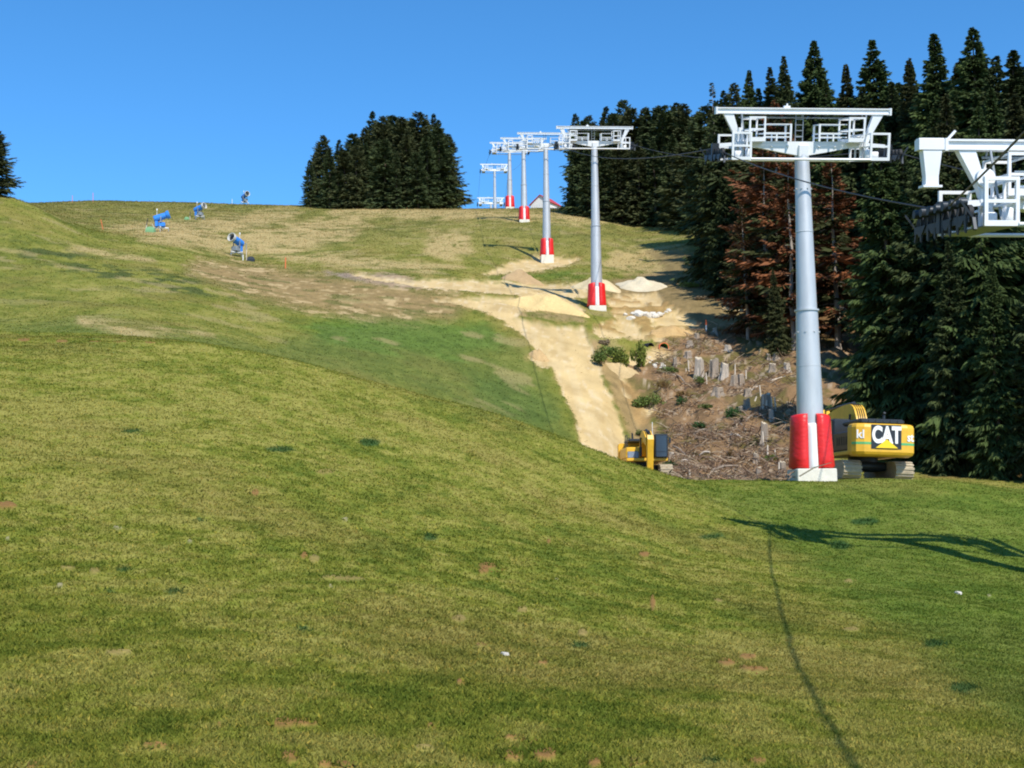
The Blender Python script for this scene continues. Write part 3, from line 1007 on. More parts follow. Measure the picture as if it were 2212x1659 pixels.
# ------------------------------------------------------------------ conifers
def spruce_crown(name, seed, Ht, R, nb, ntw, clear=.04, col=((.018, .034, .012), (.050, .078, .022)), tw=1.0, gap=0.0, thin=.75, droop=1.0, col2=None, topx=1.05):
    g = np.random.default_rng(seed)
    t = np.sort(np.concatenate([g.random(nb - nb // 6) ** .9, 1 - .32 * g.random(nb // 6)]))
    if gap > 0:                                   # storeys of branches with gaps between
        t = np.where(t < .72, (np.floor(t * 26) + g.random(nb) * (1 - gap)) / 26, t)
    h = Ht * (clear + (1 - clear) * t)
    L = R * np.where(t > .55, .45 ** thin * ((1 - t) / .45) ** topx, (1 - t) ** thin) * np.where(t < .6, g.uniform(.45, 1.15, nb), g.uniform(.6, 1.15, nb)) * (.75 + .25 * np.minimum(1, t * 6 + .3)) + .05
    az = g.uniform(0, 2 * math.pi, nb)
    # one-sided crowns and bites
    L = L * (1 + .16 * np.sin(az + g.uniform(0, 6)) + .10 * np.sin(2 * az + 9 * t))
    slope = -.42 * droop + .85 * t + g.normal(0, .12, nb)
    shade = g.uniform(0, 1, nb)
    other = (g.random(nb) < .36)[:, None]
    V, C = [], []
    for k in range(ntw):
        s = .12 + .88 * (k + g.random(nb)) / ntw
        r = L * s
        z = h + L * (slope * s - .10 * s + .20 * s ** 3)
        px, py = np.cos(az) * r, np.sin(az) * r
        for side in (-1, 1):
            ang = az + side * g.uniform(.2, 1.0, nb) * (1.1 - .35 * s)
            tl = (L * .36 * (1.14 - s) + .12 + .10 * g.random(nb) + .10 * (1 - t)) * tw * g.uniform(.7, 1.25, nb)
            dz = tl * (slope * .6 - .28 * droop + g.normal(0, .18, nb))
            d = np.stack([np.cos(ang) * tl, np.sin(ang) * tl, dz], -1)
            wv = g.normal(0, 1, (nb, 3))
            wv -= d * (np.sum(wv * d, -1) / np.sum(d * d, -1))[:, None]
            wv /= np.linalg.norm(wv, axis=1)[:, None]
            wv *= (tl * .105 + .022)[:, None]
            p = np.stack([px, py, z], -1)
            V.append(np.stack([p, p + d * .55 + wv, p + d, p + d * .55 - wv], 1))
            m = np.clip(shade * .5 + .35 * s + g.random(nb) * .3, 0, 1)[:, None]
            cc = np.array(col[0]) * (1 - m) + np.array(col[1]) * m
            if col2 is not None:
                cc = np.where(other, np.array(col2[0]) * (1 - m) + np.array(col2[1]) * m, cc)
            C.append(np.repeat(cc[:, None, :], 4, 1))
    # leader
    n = 26
    zz = Ht * (1 - .07 * np.linspace(0, 1, n) ** 1.3)
    a = g.uniform(0, 6.28, n)
    l = .06 + .42 * np.linspace(0, 1, n)
    p = np.stack([0 * zz, 0 * zz, zz], -1)
    d = np.stack([np.cos(a) * l, np.sin(a) * l, l * .5], -1)
    w = np.array([0, 0, .045])
    V.append(np.stack([p, p + d * .5 + w, p + d, p + d * .5 - w], 1))
    C.append(np.full((n, 4, 3), col[1]))
    V = np.concatenate(V).reshape(-1, 3)
    C = np.concatenate(C).reshape(-1, 3)
    return np_mesh(name, V, np.arange(len(V)).reshape(-1, 4), M['needle'], C)


def trunk_mesh(Ht, r, m, seed=0, stubs=0):
    b = MB()
    g = random.Random(seed)
    k = 9
    path = [Vector((.06 * math.sin(i * 1.3 + seed), .06 * math.cos(i * 1.7 + seed), -1.0 + (Ht * .985 + 1.0) * i / k)) for i in range(k + 1)]
    b.tube(path, [max(.02, r * (1.25 if i == 0 else 1) * (1 - i / k) ** .9) for i in range(k + 1)], 9)
    for i in range(stubs):
        z = Ht * g.uniform(.08, .75)
        a = g.uniform(0, 6.28)
        l = g.uniform(.5, 1.6) * (1 - z / Ht * .5)
        b.tube([(0, 0, z), (l * .6 * math.cos(a), l * .6 * math.sin(a), z - .05), (l * math.cos(a), l * math.sin(a), z - .25)], [.04, .025, .008], 4)
    return b.mesh('trunk', M[m])


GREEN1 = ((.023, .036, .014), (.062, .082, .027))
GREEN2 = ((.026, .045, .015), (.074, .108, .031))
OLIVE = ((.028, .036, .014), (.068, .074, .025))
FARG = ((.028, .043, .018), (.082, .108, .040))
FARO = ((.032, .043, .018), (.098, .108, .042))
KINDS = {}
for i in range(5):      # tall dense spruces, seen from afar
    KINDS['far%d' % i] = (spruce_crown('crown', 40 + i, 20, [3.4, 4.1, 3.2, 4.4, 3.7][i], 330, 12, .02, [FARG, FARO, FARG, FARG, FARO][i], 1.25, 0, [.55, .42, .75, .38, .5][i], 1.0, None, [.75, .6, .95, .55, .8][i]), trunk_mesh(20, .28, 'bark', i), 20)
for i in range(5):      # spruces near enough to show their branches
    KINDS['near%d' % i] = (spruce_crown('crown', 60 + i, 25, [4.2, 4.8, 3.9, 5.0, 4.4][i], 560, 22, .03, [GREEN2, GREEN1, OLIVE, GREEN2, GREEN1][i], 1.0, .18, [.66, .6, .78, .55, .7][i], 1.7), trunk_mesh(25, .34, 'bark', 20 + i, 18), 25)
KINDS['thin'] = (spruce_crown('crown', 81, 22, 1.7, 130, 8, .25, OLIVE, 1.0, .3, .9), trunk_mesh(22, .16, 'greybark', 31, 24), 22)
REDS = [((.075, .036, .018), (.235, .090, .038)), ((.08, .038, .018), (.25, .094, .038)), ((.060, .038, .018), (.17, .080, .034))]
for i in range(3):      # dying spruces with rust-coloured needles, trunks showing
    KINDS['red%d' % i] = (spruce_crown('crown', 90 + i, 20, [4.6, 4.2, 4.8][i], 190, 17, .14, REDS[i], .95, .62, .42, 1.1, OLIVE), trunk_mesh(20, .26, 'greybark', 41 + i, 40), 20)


def tree(kind, loc, Ht, label, group, width=1.0, rz=None, cat='spruce', name='spruce_tree'):
    crown, trunk, H0 = KINDS[kind]
    t = empty(name, loc, random.uniform(0, 6.28) if rz is None else rz, label, cat, group, random.uniform(-.035, .035), random.uniform(-.035, .035))
    k = Ht / H0
    t.scale = (k * width * random.uniform(.88, 1.12), k * width * random.uniform(.88, 1.12), k)
    link('crown', crown, t)
    link('trunk', trunk, t)
    return t


def tree_uv(kind, u, vtop, D, label, group, width=1.0, sink=.3, **k):
    """a tree at distance D in column u whose tip reaches vtop"""
    x = ray(u, vtop)[0] * D
    z = float(ground(x, D)) - sink
    return tree(kind, (x, D, z), pt(u, vtop, D)[2] - z, label, group, width, **k)


# the clump on the hilltop
G = 'spruces of the hilltop clump'
inner = 'dark spruce inside the dense round clump on the hilltop'
special = {371.5: 'spruce whose slim spire is the highest tip of the hilltop clump', 324.5: 'shorter spruce at the left end of the hilltop clump, just inside its edge',
           447: 'spruce at the right end of the hilltop clump, facing the lift line', 311: 'low spruce at the very left edge of the hilltop clump', 432: 'pointed spruce second from the right end of the hilltop clump',
           419.5: 'spruce with a bushy round top, third from the right end of the hilltop clump'}
for i, (u, v, D, w) in enumerate([(311, 160, 292, .95), (324.5, 135.8, 297, 1.0), (340, 139, 290, 1.1), (352, 133, 300, 1.1), (362, 127, 291, 1.1), (371.5, 110.8, 298, .85), (383, 117, 292, 1.1), (389, 116, 304, 1.0), (395, 116, 297, 1.1),
                                  (404, 117, 290, 1.25), (412, 118, 300, 1.1), (419.5, 113, 294, 1.15), (432, 113.7, 298, 1.0), (440, 127, 289, 1.1), (447, 134, 296, 1.05), (330, 150, 286, 1.15), (346, 150, 285, 1.2), (366, 142, 285, 1.2),
                                  (386, 140, 285, 1.2), (408, 135, 285, 1.2), (428, 136, 285, 1.15), (318, 152, 303, 1.0), (376, 124, 309, 1.1), (399, 120, 310, 1.1), (425, 120, 309, 1.0), (441, 120, 306, .9), (357, 145, 284, 1.0), (397, 150, 283, 1.0), (418, 152, 283, 1.0), (450, 156, 290, .9), (338, 165, 284, 1.0)]):
    tree_uv('far%d' % (i % 5), u, v, D, special.get(u, inner), G, w * 1.3)
# the single tree at the left edge
tree_uv('far1', -4, 128, 153, 'lone dark spruce on the grassy shoulder, apart from all other trees', None, 1.55)

# the wood on the right: far end first
G = 'spruces of the wood along the lift line'
inner = 'dark spruce in the far end of the wood, behind the second pylon head'
spf = {577: 'spruce at the left end of the wood, nearest the lift line', 608: 'pointed spruce of the far wood, rising over the right half of the second pylon head', 625.6: 'slender spruce with a thin spire at the far end of the wood'}
for i, (u, v, D, w) in enumerate([(577, 114, 262, .95), (584, 122, 252, 1.1), (591, 117, 268, .9), (600, 120, 254, 1.1), (608, 106, 262, 1.1), (616, 112, 252, 1.1), (625.6, 100.6, 264, .8), (633, 110, 251, 1.15), (641, 108, 262, 1.0), (649, 107, 248, 1.1),
                                  (657, 110, 258, 1.1), (665, 106, 246, 1.15), (672, 103, 256, 1.0), (679, 104, 244, 1.1), (575, 150, 250, .85), (588, 148, 246, 1.1), (604, 146, 244, 1.15), (621, 142, 243, 1.2), (638, 140, 241, 1.2), (655, 138, 239, 1.2), (672, 136, 236, 1.2), (688, 118, 244, 1.2), (687, 140, 228, 1.2), (698, 112, 236, 1.1), (702, 132, 216, 1.2)]):
    tree_uv('far%d' % ((i * 3) % 5), u, v, D, spf.get(u, inner), G, w * 1.25)
# the middle of the wood behind the tall pylon's head
inner = 'dark spruce in the middle of the wood, left of the tall pylon pole'
spm = {717.6: 'thin half bare spruce sticking out above the wood left of the tall pylon head', 742.5: 'slim spruce with an open top behind the left half of the tall pylon head', 728: 'large dark spruce in front of the wood, its shadow lying across the upper pasture'}
for i, (k, u, v, D, w) in enumerate([('far3', 708, 108, 196, 1.1), ('far0', 716, 100, 186, 1.1), ('thin', 717.6, 82, 172, 1.0), ('far4', 731, 83, 178, .9), ('near0', 742.5, 69.6, 166, .9), ('near1', 728, 92, 153, 1.15), ('near2', 711, 135, 160, 1.0), ('near3', 752, 88, 158, 1.0),
                                     ('near4', 743, 118, 149, 1.1), ('near0', 757, 96, 172, 1.1), ('near1', 766, 92, 160, 1.0), ('near1', 722, 160, 147, .9)]):
    tree_uv(k, u, v, D, spm.get(u, inner), G, w * 1.12)
# dying rust-brown trees left and right of the pole
G2 = 'rust brown dying spruces'
for k, u, v, D, w, lab in [('red0', 762, 148, 126, 1.3, 'rust brown dying spruce left of the tall pylon pole, wide and layered'), ('red1', 788, 152, 119, 1.15, 'rust brown dying spruce with a pale trunk right beside the tall pylon pole'),
                           ('red1', 832, 158, 119, 1.2, 'rust brown dying spruce to the right of the tall pylon pole, pale bare trunk below'), ('red2', 745, 205, 124, 1.1, 'low half green, half rust brown spruce at the edge of the clearing'),
                           ('red2', 808, 175, 134, .9, 'rust brown spruce directly behind the tall pylon pole'), ('red0', 772, 100, 140, 1.1, 'rust brown spruce whose tip shows above the tall pylon head beam')]:
    tree_uv(k, u, v, D, lab, G2, w * 1.15)
for k, u, v, D, w, lab in [('near2', 776, 268, 114, 1.0, 'low dull green spruce under the rust brown trees'), ('near0', 756, 232, 131, .9, 'small green spruce between the rust brown trees and the clearing')]:
    tree_uv(k, u, v, D, lab, G, w)
# the near part of the wood on the right
inner = 'dark spruce in the near part of the wood, right of the tall pylon pole'
spn = {774.5: 'slim spruce with a notched top, left of the highest spire behind the tall pylon head', 791: 'narrow ragged spruce just left of the spire behind the tall pylon head', 810.7: 'tall pointed spruce whose spire rises over the middle of the tall pylon head',
       870.7: 'tall pointed spruce over the right end of the tall pylon head', 848: 'lower spruce between the two spires over the tall pylon head', 943: 'tall spruce, left one of the twin tips above the nearest pylon head',
       967: 'tallest spruce, right one of the twin tips above the nearest pylon head', 1019.6: 'spruce whose tip is cut by the right edge of the wood', 886: 'large bright green spruce behind the yellow excavator',
       925: 'broad spruce right of the excavator with open dark gaps between its branches', 968: 'bushy green spruce at the forest edge below the nearest pylon head'}
for i, (k, u, v, D, w) in enumerate([('near1', 774.5, 66.5, 156, .9), ('near4', 791, 54, 152, .8), ('near3', 810.7, 40.7, 154, 1.15), ('near0', 826, 82, 148, 1.05), ('near2', 848, 65.5, 150, 1.0), ('near1', 860, 88, 146, 1.1), ('near3', 870.7, 42.7, 148, 1.1),
                                     ('near4', 888, 84, 142, 1.1), ('near2', 907, 60, 138, 1.0), ('near0', 918, 65.5, 142, .95), ('near1', 930, 78, 134, 1.15), ('near0', 943, 32, 132, 1.05), ('near3', 967, 28, 128, 1.1), ('near4', 991.6, 58, 122, 1.1), ('near1', 1019.6, 51, 118, 1.15),
                                     ('near2', 955, 92, 104, 1.05), ('near0', 886, 120, 84, 1.05), ('near4', 905, 150, 98, 1.0), ('near1', 925, 130, 82, 1.0), ('near3', 968, 110, 78, 1.0), ('near2', 1004, 95, 80, 1.05), ('near0', 1040, 90, 78, 1.0), ('near1', 1080, 70, 80, 1.1),
                                     ('near3', 1120, 60, 84, 1.1), ('near4', 946, 240, 76, .9), ('near0', 990, 260, 73, .9), ('near2', 1024, 240, 72, .95), ('near1', 1064, 200, 70, 1.0), ('near4', 905, 300, 82, .9), ('near1', 884, 170, 106, 1.0), ('near3', 1110, 160, 74, 1.0), ('near0', 1160, 80, 78, 1.1), ('near1', 1210, 60, 84, 1.1),
                                     ('near4', 834, 92, 158, 1.2), ('near1', 858, 98, 154, 1.2), ('near3', 896, 84, 146, 1.2), ('near0', 928, 74, 144, 1.2), ('near2', 955, 62, 140, 1.25), ('near4', 980, 66, 134, 1.2), ('near1', 1005, 70, 128, 1.2), ('near2', 870, 290, 90, .9), ('near3', 930, 110, 116, 1.1), ('near0', 985, 90, 108, 1.1)]):
    tree_uv(k, u, v, D, spn.get(u, inner if u < 1030 else 'dark spruce beyond the right edge, behind the nearest pylon'), G, w * 1.15)


# ------------------------------------------------------------------ excavators
def track_mesh(x0, x1, l, h):
    b = MB()
    r = h / 2
    path = []
    for i in range(11):
        a = -math.pi / 2 + math.pi * i / 10
        path.append((l / 2 - r + r * math.cos(a), r + r * math.sin(a)))
    for i in range(11):
        a = math.pi / 2 + math.pi * i / 10
        path.append((-l / 2 + r + r * math.cos(a), r + r * math.sin(a)))
    b.loft([[(x0, y, z) for y, z in path], [(x1, y, z) for y, z in path]])
    per = [Vector((0, *p)) for p in path] + [Vector((0, *path[0]))]
    tot = sum((q - p).length for p, q in zip(per[:-1], per[1:]))
    s, step = 0.0, .19
    k = 0
    acc = 0.0
    while s < tot - .05:                       # grouser plates round the track
        while acc + (per[k + 1] - per[k]).length < s:
            acc += (per[k + 1] - per[k]).length
            k += 1
        d = (per[k + 1] - per[k]).normalized()
        p = per[k] + d * (s - acc)
        n = Vector((0, d.z, -d.y))
        b.bar(p + Vector((x0 - .03, 0, 0)) + n * .02, p + Vector((x1 + .03, 0, 0)) + n * .02, .10, .05, up=tuple(n))
        s += step
    return b


def excavator(loc, rz, label, k=1.0, boom=((.4, 1.7), (.8, 2.95), (1.9, 3.5), (6.2, 3.2)), stick=((6.2, 3.6), (5.4, 1.1)), logo=True, ry=0.0):
    t = empty('excavator', loc, rz, label, 'excavator', 'yellow excavators', ry=ry)
    t.scale = (k, k, k)
    for s in (-1, 1):
        a, c = sorted((s * .86, s * 1.70))
        b = track_mesh(a, c, 4.5, .82)
        b.build('track', M['dust'], t)
    b = MB()
    b.box(-.85, .85, -1.0, 1.0, .42, .86, .06)
    b.tube([(0, 0, .8), (0, 0, 1.12)], .72, 20)
    b.build('undercarriage', M['dark'], t)
    b = MB()
    b.box(-1.46, 1.46, -2.15, 1.7, 1.10, 1.32, .04)
    b.box(.45, 1.45, -2.15, 1.35, 1.325, 2.10, .06)
    b.box(-.545, .445, -2.15, .2, 1.325, 2.2, .05)
    b.build('body', M['yellow'], t)
    b = MB()
    b.box(-1.45, -.55, -2.15, .15, 1.325, 2.25, .06)
    for i in range(5):
        b.box(-1.47, -1.453, -1.8 + i * .34, -1.62 + i * .34, 1.6, 2.0)
    b.build('side_panel', M['dark'], t)  # left flank's shade is put into the dark colour, along with black grilles
    b = MB()
    b.box(.55, 1.35, 1.355, 1.42, 1.34, 1.80, .03)
    b.build('deck_front_panel', M['bluegrey'], t)  # blue-grey panel on the front of the right deck
    # counterweight with rounded corners
    b = MB()
    out = [(-1.52, -2.17), (-1.52, -2.75), (-1.40, -3.02), (-1.05, -3.17), (1.05, -3.17), (1.40, -3.02), (1.52, -2.75), (1.52, -2.17)]
    rings = []
    for z, i in ((1.02, .22), (1.10, .06), (1.22, 0), (2.38, 0), (2.50, .04), (2.56, .14)):
        rings.append([(x * (1 - i * .55), y + (i if y < -2.5 else 0), z) for x, y in out])
    b.loft(rings)
    cw = b.build('counterweight', M['yellow'], t)
    b = MB()
    b.box(-1.18, 1.02, -2.9, -.4, 2.565, 2.80, .07)
    for i in range(6):
        b.box(-1.1 + i * .35, -.85 + i * .35, -2.93, -2.902, 2.62, 2.76)
    b.build('engine_hood', M['dark'], t)
    b = MB()
    b.tube([(.62, -1.2, 2.75), (.62, -1.2, 3.15)], .07, 10)
    b.tube([(.62, -1.2, 3.15), (.62, -1.32, 3.24)], .06, 10)
    b.build('exhaust', M['dark'], t)
    if logo:
        b = MB()
        b.box(-.72, .74, -3.19, -3.173, 1.36, 2.50)
        plate = b.build('logo_plate', M['dark'], cw)
        me = text_mesh('CAT', .98, M['letter'], .012, .045)
        o = link('lettering', me, cw)
        o.location = (.01, -3.205, 1.99)
        o.rotation_euler = (math.pi / 2, 0, 0)
        o.scale = (.72, 1.08, 1)
        b = MB()
        b.prism([(-.52, 1.40), (.56, 1.40), (.02, 1.82)], -3.235, -3.222)
        b.build('triangle_emblem', M['logoyellow'], cw)
        for x0, x1 in ((-1.05, -.725), (.745, 1.05)):
            b = MB()
            b.box(x0, x1, -3.178, -3.1715, 1.56, 1.67)
            b.build('stripe', M['green'], cw)
        for sgn in (-1, 1):
            b = MB()
            b.loft([[(sgn * 1.052, -3.176, z), (sgn * 1.402, -3.026, z), (sgn * 1.390, -3.000, z), (sgn * 1.040, -3.150, z)] for z in (1.56, 1.67)])
            b.loft([[(sgn * 1.404, -3.027, z), (sgn * 1.525, -2.75, z), (sgn * 1.500, -2.75, z), (sgn * 1.380, -3.027, z)] for z in (1.56, 1.67)])
            b.build('stripe', M['green'], cw)
        for txt, x, y, rr in (('kl', -1.22, -3.118, -.405), ('st', 1.20, -3.125, .405)):
            o = link('lettering', text_mesh(txt, .56, M['letter'], .008, .012), cw)
            o.location = (x, y, 2.02 if x < 0 else 1.93)
            o.rotation_euler = (math.pi / 2, 0, rr)
    # cab on the left, glazed, with frame
    b = MB()
    b.box(-1.44, -.52, .2, 1.92, 1.33, 3.0, .07)
    cab = b.build('cab', M['dark'], t)
    b = MB()
    b.box(-1.34, -.62, 1.925, 1.94, 1.75, 2.88)
    b.build('windscreen', M['glass'], cab)
    b = MB()
    b.box(-1.34, -.62, 1.925, 1.94, 1.40, 1.71)
    b.build('lower_window', M['glass'], cab)
    b = MB()
    b.box(-1.46, -1.445, .35, 1.05, 1.9, 2.88)
    b.box(-1.46, -1.445, 1.12, 1.82, 1.6, 2.88)
    b.build('side_window', M['glass'], cab)
    b = MB()
    b.bar((-1.40, 1.9, 3.0), (-1.40, 1.9, 2.2), .05)
    b.bar((-1.56, 1.95, 2.75), (-1.40, 1.92, 2.75), .04)
    b.box(-1.66, -1.50, 1.93, 1.97, 2.35, 2.75, .02)
    b.build('mirror', M['dark'], t)
    if not logo:
        b = MB()
        b.tube([(-.62, .3, 3.0), (-.62, .3, 3.95)], .02, 6)
        b.build('antenna', M['letter'], cab)
    b = MB()                      # grab rails on the right deck
    for y in (.3, 1.2):
        b.bar((1.35, y, 2.1), (1.35, y, 2.95), .05)
    b.bar((1.35, .3, 2.95), (1.35, 1.2, 2.95), .05)
    b.bar((1.35, 1.2, 2.75), (1.1, 1.25, 2.75), .05)
    b.build('handrail', M['dark'], t)
    # boom: a cranked box beam
    def limb(line, w, hs, name, m):
        p = [Vector((.08, y, z)) for y, z in line]
        rings = []
        for i, q in enumerate(p):
            d = (p[min(i + 1, len(p) - 1)] - p[max(i - 1, 0)]).normalized()
            nrm = Vector((0, -d.z, d.y))
            hh = hs[i] / 2
            rings.append([q + Vector((-w / 2, 0, 0)) - nrm * hh, q + Vector((w / 2, 0, 0)) - nrm * hh, q + Vector((w / 2, 0, 0)) + nrm * hh, q + Vector((-w / 2, 0, 0)) + nrm * hh])
        b = MB()
        b.loft(rings)
        return b, p
    n = 12
    ln = [Vector((0, y, z)) for y, z in boom]
    fine = []
    for i in range(len(ln) - 1):
        p_, a_, c_, d_ = ln[max(i - 1, 0)], ln[i], ln[i + 1], ln[min(i + 2, len(ln) - 1)]
        for j in range(6):
            s = j / 6
            q = .5 * ((2 * a_) + (c_ - p_) * s + (2 * p_ - 5 * a_ + 4 * c_ - d_) * s * s + (3 * a_ - p_ - 3 * c_ + d_) * s ** 3)
            fine.append((q.y, q.z))
    fine.append((ln[-1].y, ln[-1].z))
    m = len(fine)
    hs = [.45 + .40 * math.sin(math.pi * min(1, (i + 2) / (m + 1))) for i in range(m)]
    b, path = limb(fine, .56, hs, 'boom', 'yellow')
    bo = b.build('boom', M['yellow'], t)
    for kx in range(4):           # hydraulic hoses along the back of the boom
        hb = MB()
        pts = []
        for i in range(0, m, 2):
            d = (path[min(i + 1, m - 1)] - path[max(i - 1, 0)]).normalized()
            pts.append(path[i] + Vector((-.16 + .11 * kx, 0, 0)) + Vector((0, -d.z, d.y)) * (hs[i] / 2 + .03))
        hb.tube(pts, .022, 6)
        hb.build('hose', M['rubber'], bo)
    for s in (-1, 1):
        b = MB()
        i0 = m // 2
        b.tube([(s * .36 + .08, 1.5, 1.45), (s * .36 + .08, (1.5 + path[i0].y) / 2, (1.45 + path[i0].z) / 2)], .10, 10)
        b.tube([(s * .36 + .08, (1.5 + path[i0].y) / 2, (1.45 + path[i0].z) / 2), (s * .36 + .08, path[i0].y, path[i0].z)], .055, 10)
        b.build('lift_cylinder', M['dark'], t)
    b, sp = limb([(stick[0][0] - (stick[1][0] - stick[0][0]) * .12, stick[0][1] - (stick[1][1] - stick[0][1]) * .12)] + list(stick), .42, [.32, .62, .30], 'stick', 'yellow')
    b.build('stick', M['yellow'], t)
    b = MB()
    a, c = path[int(m * .62)], sp[0]
    up = Vector((0, 0, .45))
    b.tube([a + up, (a + up).lerp(c, .55)], .10, 10)
    b.tube([(a + up).lerp(c, .55), c], .05, 10)
    b.build('stick_cylinder', M['dark'], t)
    b = MB()                      # bucket
    q = Vector((.08, stick[1][0], stick[1][1]))
    prof = [(.05, .1), (-.35, -.05), (-.75, -.45), (-.80, -.85), (-.45, -1.0), (-.05, -.75), (.12, -.3)]
    b.prism([(q.y + y * .8, q.z + z * .8) for y, z in prof], q.x - .55, q.x + .55, 'x')
    for i in range(5):
        b.bar((q.x - .48 + i * .24, q.y - .1, q.z - .6), (q.x - .48 + i * .24, q.y + .12, q.z - .78), .08)
    b.build('bucket', M['dark'], t)
    return t


e1 = base(861, 66.5)
e1.z = pt(861, 479.8, 66.5)[2]
excavator(e1, math.radians(5), 'big yellow excavator seen from behind beside the tall pylon, white lettering on its counterweight', 1.0, ry=math.radians(2.2))
e2 = at_dist(644, 474, 83)
excavator(e2, math.radians(183), 'small yellow excavator facing the camera, half hidden by the grass crest below the sandy track', .86,
          boom=((.4, 1.6), (1.1, 2.55), (2.2, 2.8), (3.5, 2.3)), stick=((3.6, 2.55), (3.3, .2)), logo=False)


# ------------------------------------------------------------------ snow guns and their posts
def snow_gun(loc, rz, tilt, label, ring='ringgrey', body='blue', legs=True, k=1.0):
    t = empty('snow_gun', loc, rz, label, 'snow gun', 'fan snow guns on the pasture')
    t.scale = (k, k, k)
    R = Matrix.Rotation(-tilt, 3, 'Y')
    c = Vector((0, 0, 1.9))

    def w(p):
        return R @ Vector(p) + c
    def ringpts(x, r, n=24):
        return [w((x, r * math.cos(2 * math.pi * i / n), r * math.sin(2 * math.pi * i / n))) for i in range(n)]
    b = MB()
    b.loft([ringpts(-.95, .36), ringpts(-.9, .42), ringpts(-.3, .44), ringpts(.45, .40), ringpts(.75, .40)], True)
    br = b.build('barrel', M[body], t)
    b = MB()
    b.loft([ringpts(.70, .41), ringpts(.72, .52), ringpts(1.05, .55), ringpts(1.08, .52), ringpts(1.05, .46), ringpts(.66, .40)], True, False)
    b.build('nozzle_ring', M[ring], br)
    b = MB()
    b.loft([ringpts(.762, .398), ringpts(.775, .398)])
    for i in range(6):
        a = math.pi * i / 3
        b.bar(w((.9, 0, 0)), w((.9, .33 * math.cos(a), .33 * math.sin(a))), .04)
    b.tube([w((.82, 0, 0)), w((1.0, 0, 0))], .1, 10)
    b.build('fan', M['dark'], br)
    b = MB()
    b.loft([ringpts(-1.0, .40), ringpts(-.97, .40)])
    b.build('rear_grille', M['grey'], br)
    b = MB()
    for s in (-1, 1):
        b.bar((0, s * .46, 1.9), (0, s * .46, 1.25), .09)
    b.box(-.12, .12, -.5, .5, 1.15, 1.26)
    b.tube([(0, 0, .45), (0, 0, 1.16)], .10, 10)
    b.build('fork', M['grey'], t)
    b = MB()
    b.box(-.30, .52, -.38, .38, .62, 1.14, .04)
    b.build('compressor_box', M['blue' if ring == 'blue' else 'grey'], t)
    b = MB()
    b.box(-.75, -.38, -.34, .34, .60, 1.30, .03)
    b.build('control_cabinet', M[body], t)
    b = MB()
    b.box(-.9, .95, -.07, .07, .42, .52)
    b.box(-.07, .07, -.9, .9, .405, .50)
    b.build('base_frame', M['padwhite'], t)
    if legs:
        for x, y in ((-.85, 0), (.9, 0), (0, -.85), (0, .85)):
            b = MB()
            b.bar((x, y, .46), (x * 1.12, y * 1.12, -.35), .07)
            b.build('leg', M['grey'], t)
    b = MB()
    b.tube([(-.55, 0, 1.3), (-.55, 0, 2.75)], .025, 6)
    b.tube([(-.55, 0, 2.75), (-.55, 0, 2.95)], .09, 10)
    b.build('beacon', M['padwhite'], t)
    return t


def put(u, v, dmin=62, sink=0.0):
    p = hit(u, v, dmin)
    p.z -= sink
    return p


snow_gun(put(161, 231.5, 178), math.radians(8), math.radians(20), 'all blue snow gun on a white base frame, tilted up, leftmost on the pasture', ring='blue', k=1.12)
snow_gun(put(199.5, 219.5, 185), math.radians(-25), math.radians(18), 'blue snow gun with a pale ring standing on grey legs just below the skyline', k=1.1)
snow_gun(put(245, 203, 200), math.radians(-50), math.radians(12), 'snow gun with a white ring standing on the skyline against the sky', k=1.15)
snow_gun(put(236.5, 256.5, 150), math.radians(-118), math.radians(15), 'lowest snow gun, blue with its open white ring turned to the camera', k=1.05)


def post(u, v0, v1, dmin, du, label, r=.05, m='stakewood', m2=None, split=.5, name='marker_post', cat='post', group='posts on the pasture'):
    a = put(u, v0, dmin)
    top = Vector(pt(u + du, v1, a.y))
    t = empty(name, a, 0, label, cat, group)
    d = top - a
    b = MB()
    b.tube([-d * .1, d * (split if m2 else 1)], r, 7)
    b.build('shaft', M[m], t)
    if m2:
        b = MB()
        b.tube([d * split, d], r, 7)
        b.build('upper_shaft', M[m2], t)
    return t


post(145.3, 232, 218, 178, 2.6, 'leaning post with a dark upper half left of the all blue snow gun', .06, 'stakewood', 'dark')
post(155.5, 232, 224, 178, -3.4, 'short leaning pale post between the green hydrant box and the all blue snow gun', .05)
post(190, 219.8, 211.5, 185, .1, 'post with a dark top beside the gun on grey legs', .05, 'stakewood', 'dark', .45)
post(243, 260.3, 255, 150, 0, 'short grey hydrant post next to the lowest snow gun', .06, 'padwhite')
post(246.4, 260.3, 243, 150, 0, 'tall thin post right of the lowest snow gun, dark above and pale below', .05, 'stakewood', 'grey', .6)
post(285.4, 268.5, 257.5, 140, .2, 'orange marker pole beside the dug edge of the pasture', .06, 'orange')
post(103, 229.5, 219.5, 178, -2.2, 'orange marker pole leaning beside the grassy shoulder', .05, 'orange')
post(72.4, 202.5, 195.4, 270, 0, 'thin orange pole on the skyline, the shorter of two', .05, 'orange')
post(93, 202.0, 192.8, 270, 0, 'thin orange pole on the skyline, the taller of two', .05, 'orange')
post(499.5 - 267.4, 203.5, 199, 200, 0, 'small pale post on the skyline left of the white ringed snow gun', .05, 'padwhite')


def hydrant_box(u, v, dmin, label, m, k=1.0):
    p = put(u, v, dmin)
    b = MB()
    b.loft([[(x * s, y * s, z) for x, y in ((-.5, -.4), (.5, -.4), (.5, .4), (-.5, .4))] for z, s in ((-.3, 1), (.2, 1), (.5, .8), (.62, .45))])
    o = b.build('hydrant_box', M[m], None, p)
    o.scale = (k, k, k)
    return tag(o, label, 'hydrant box', 'hydrant boxes by the snow guns')


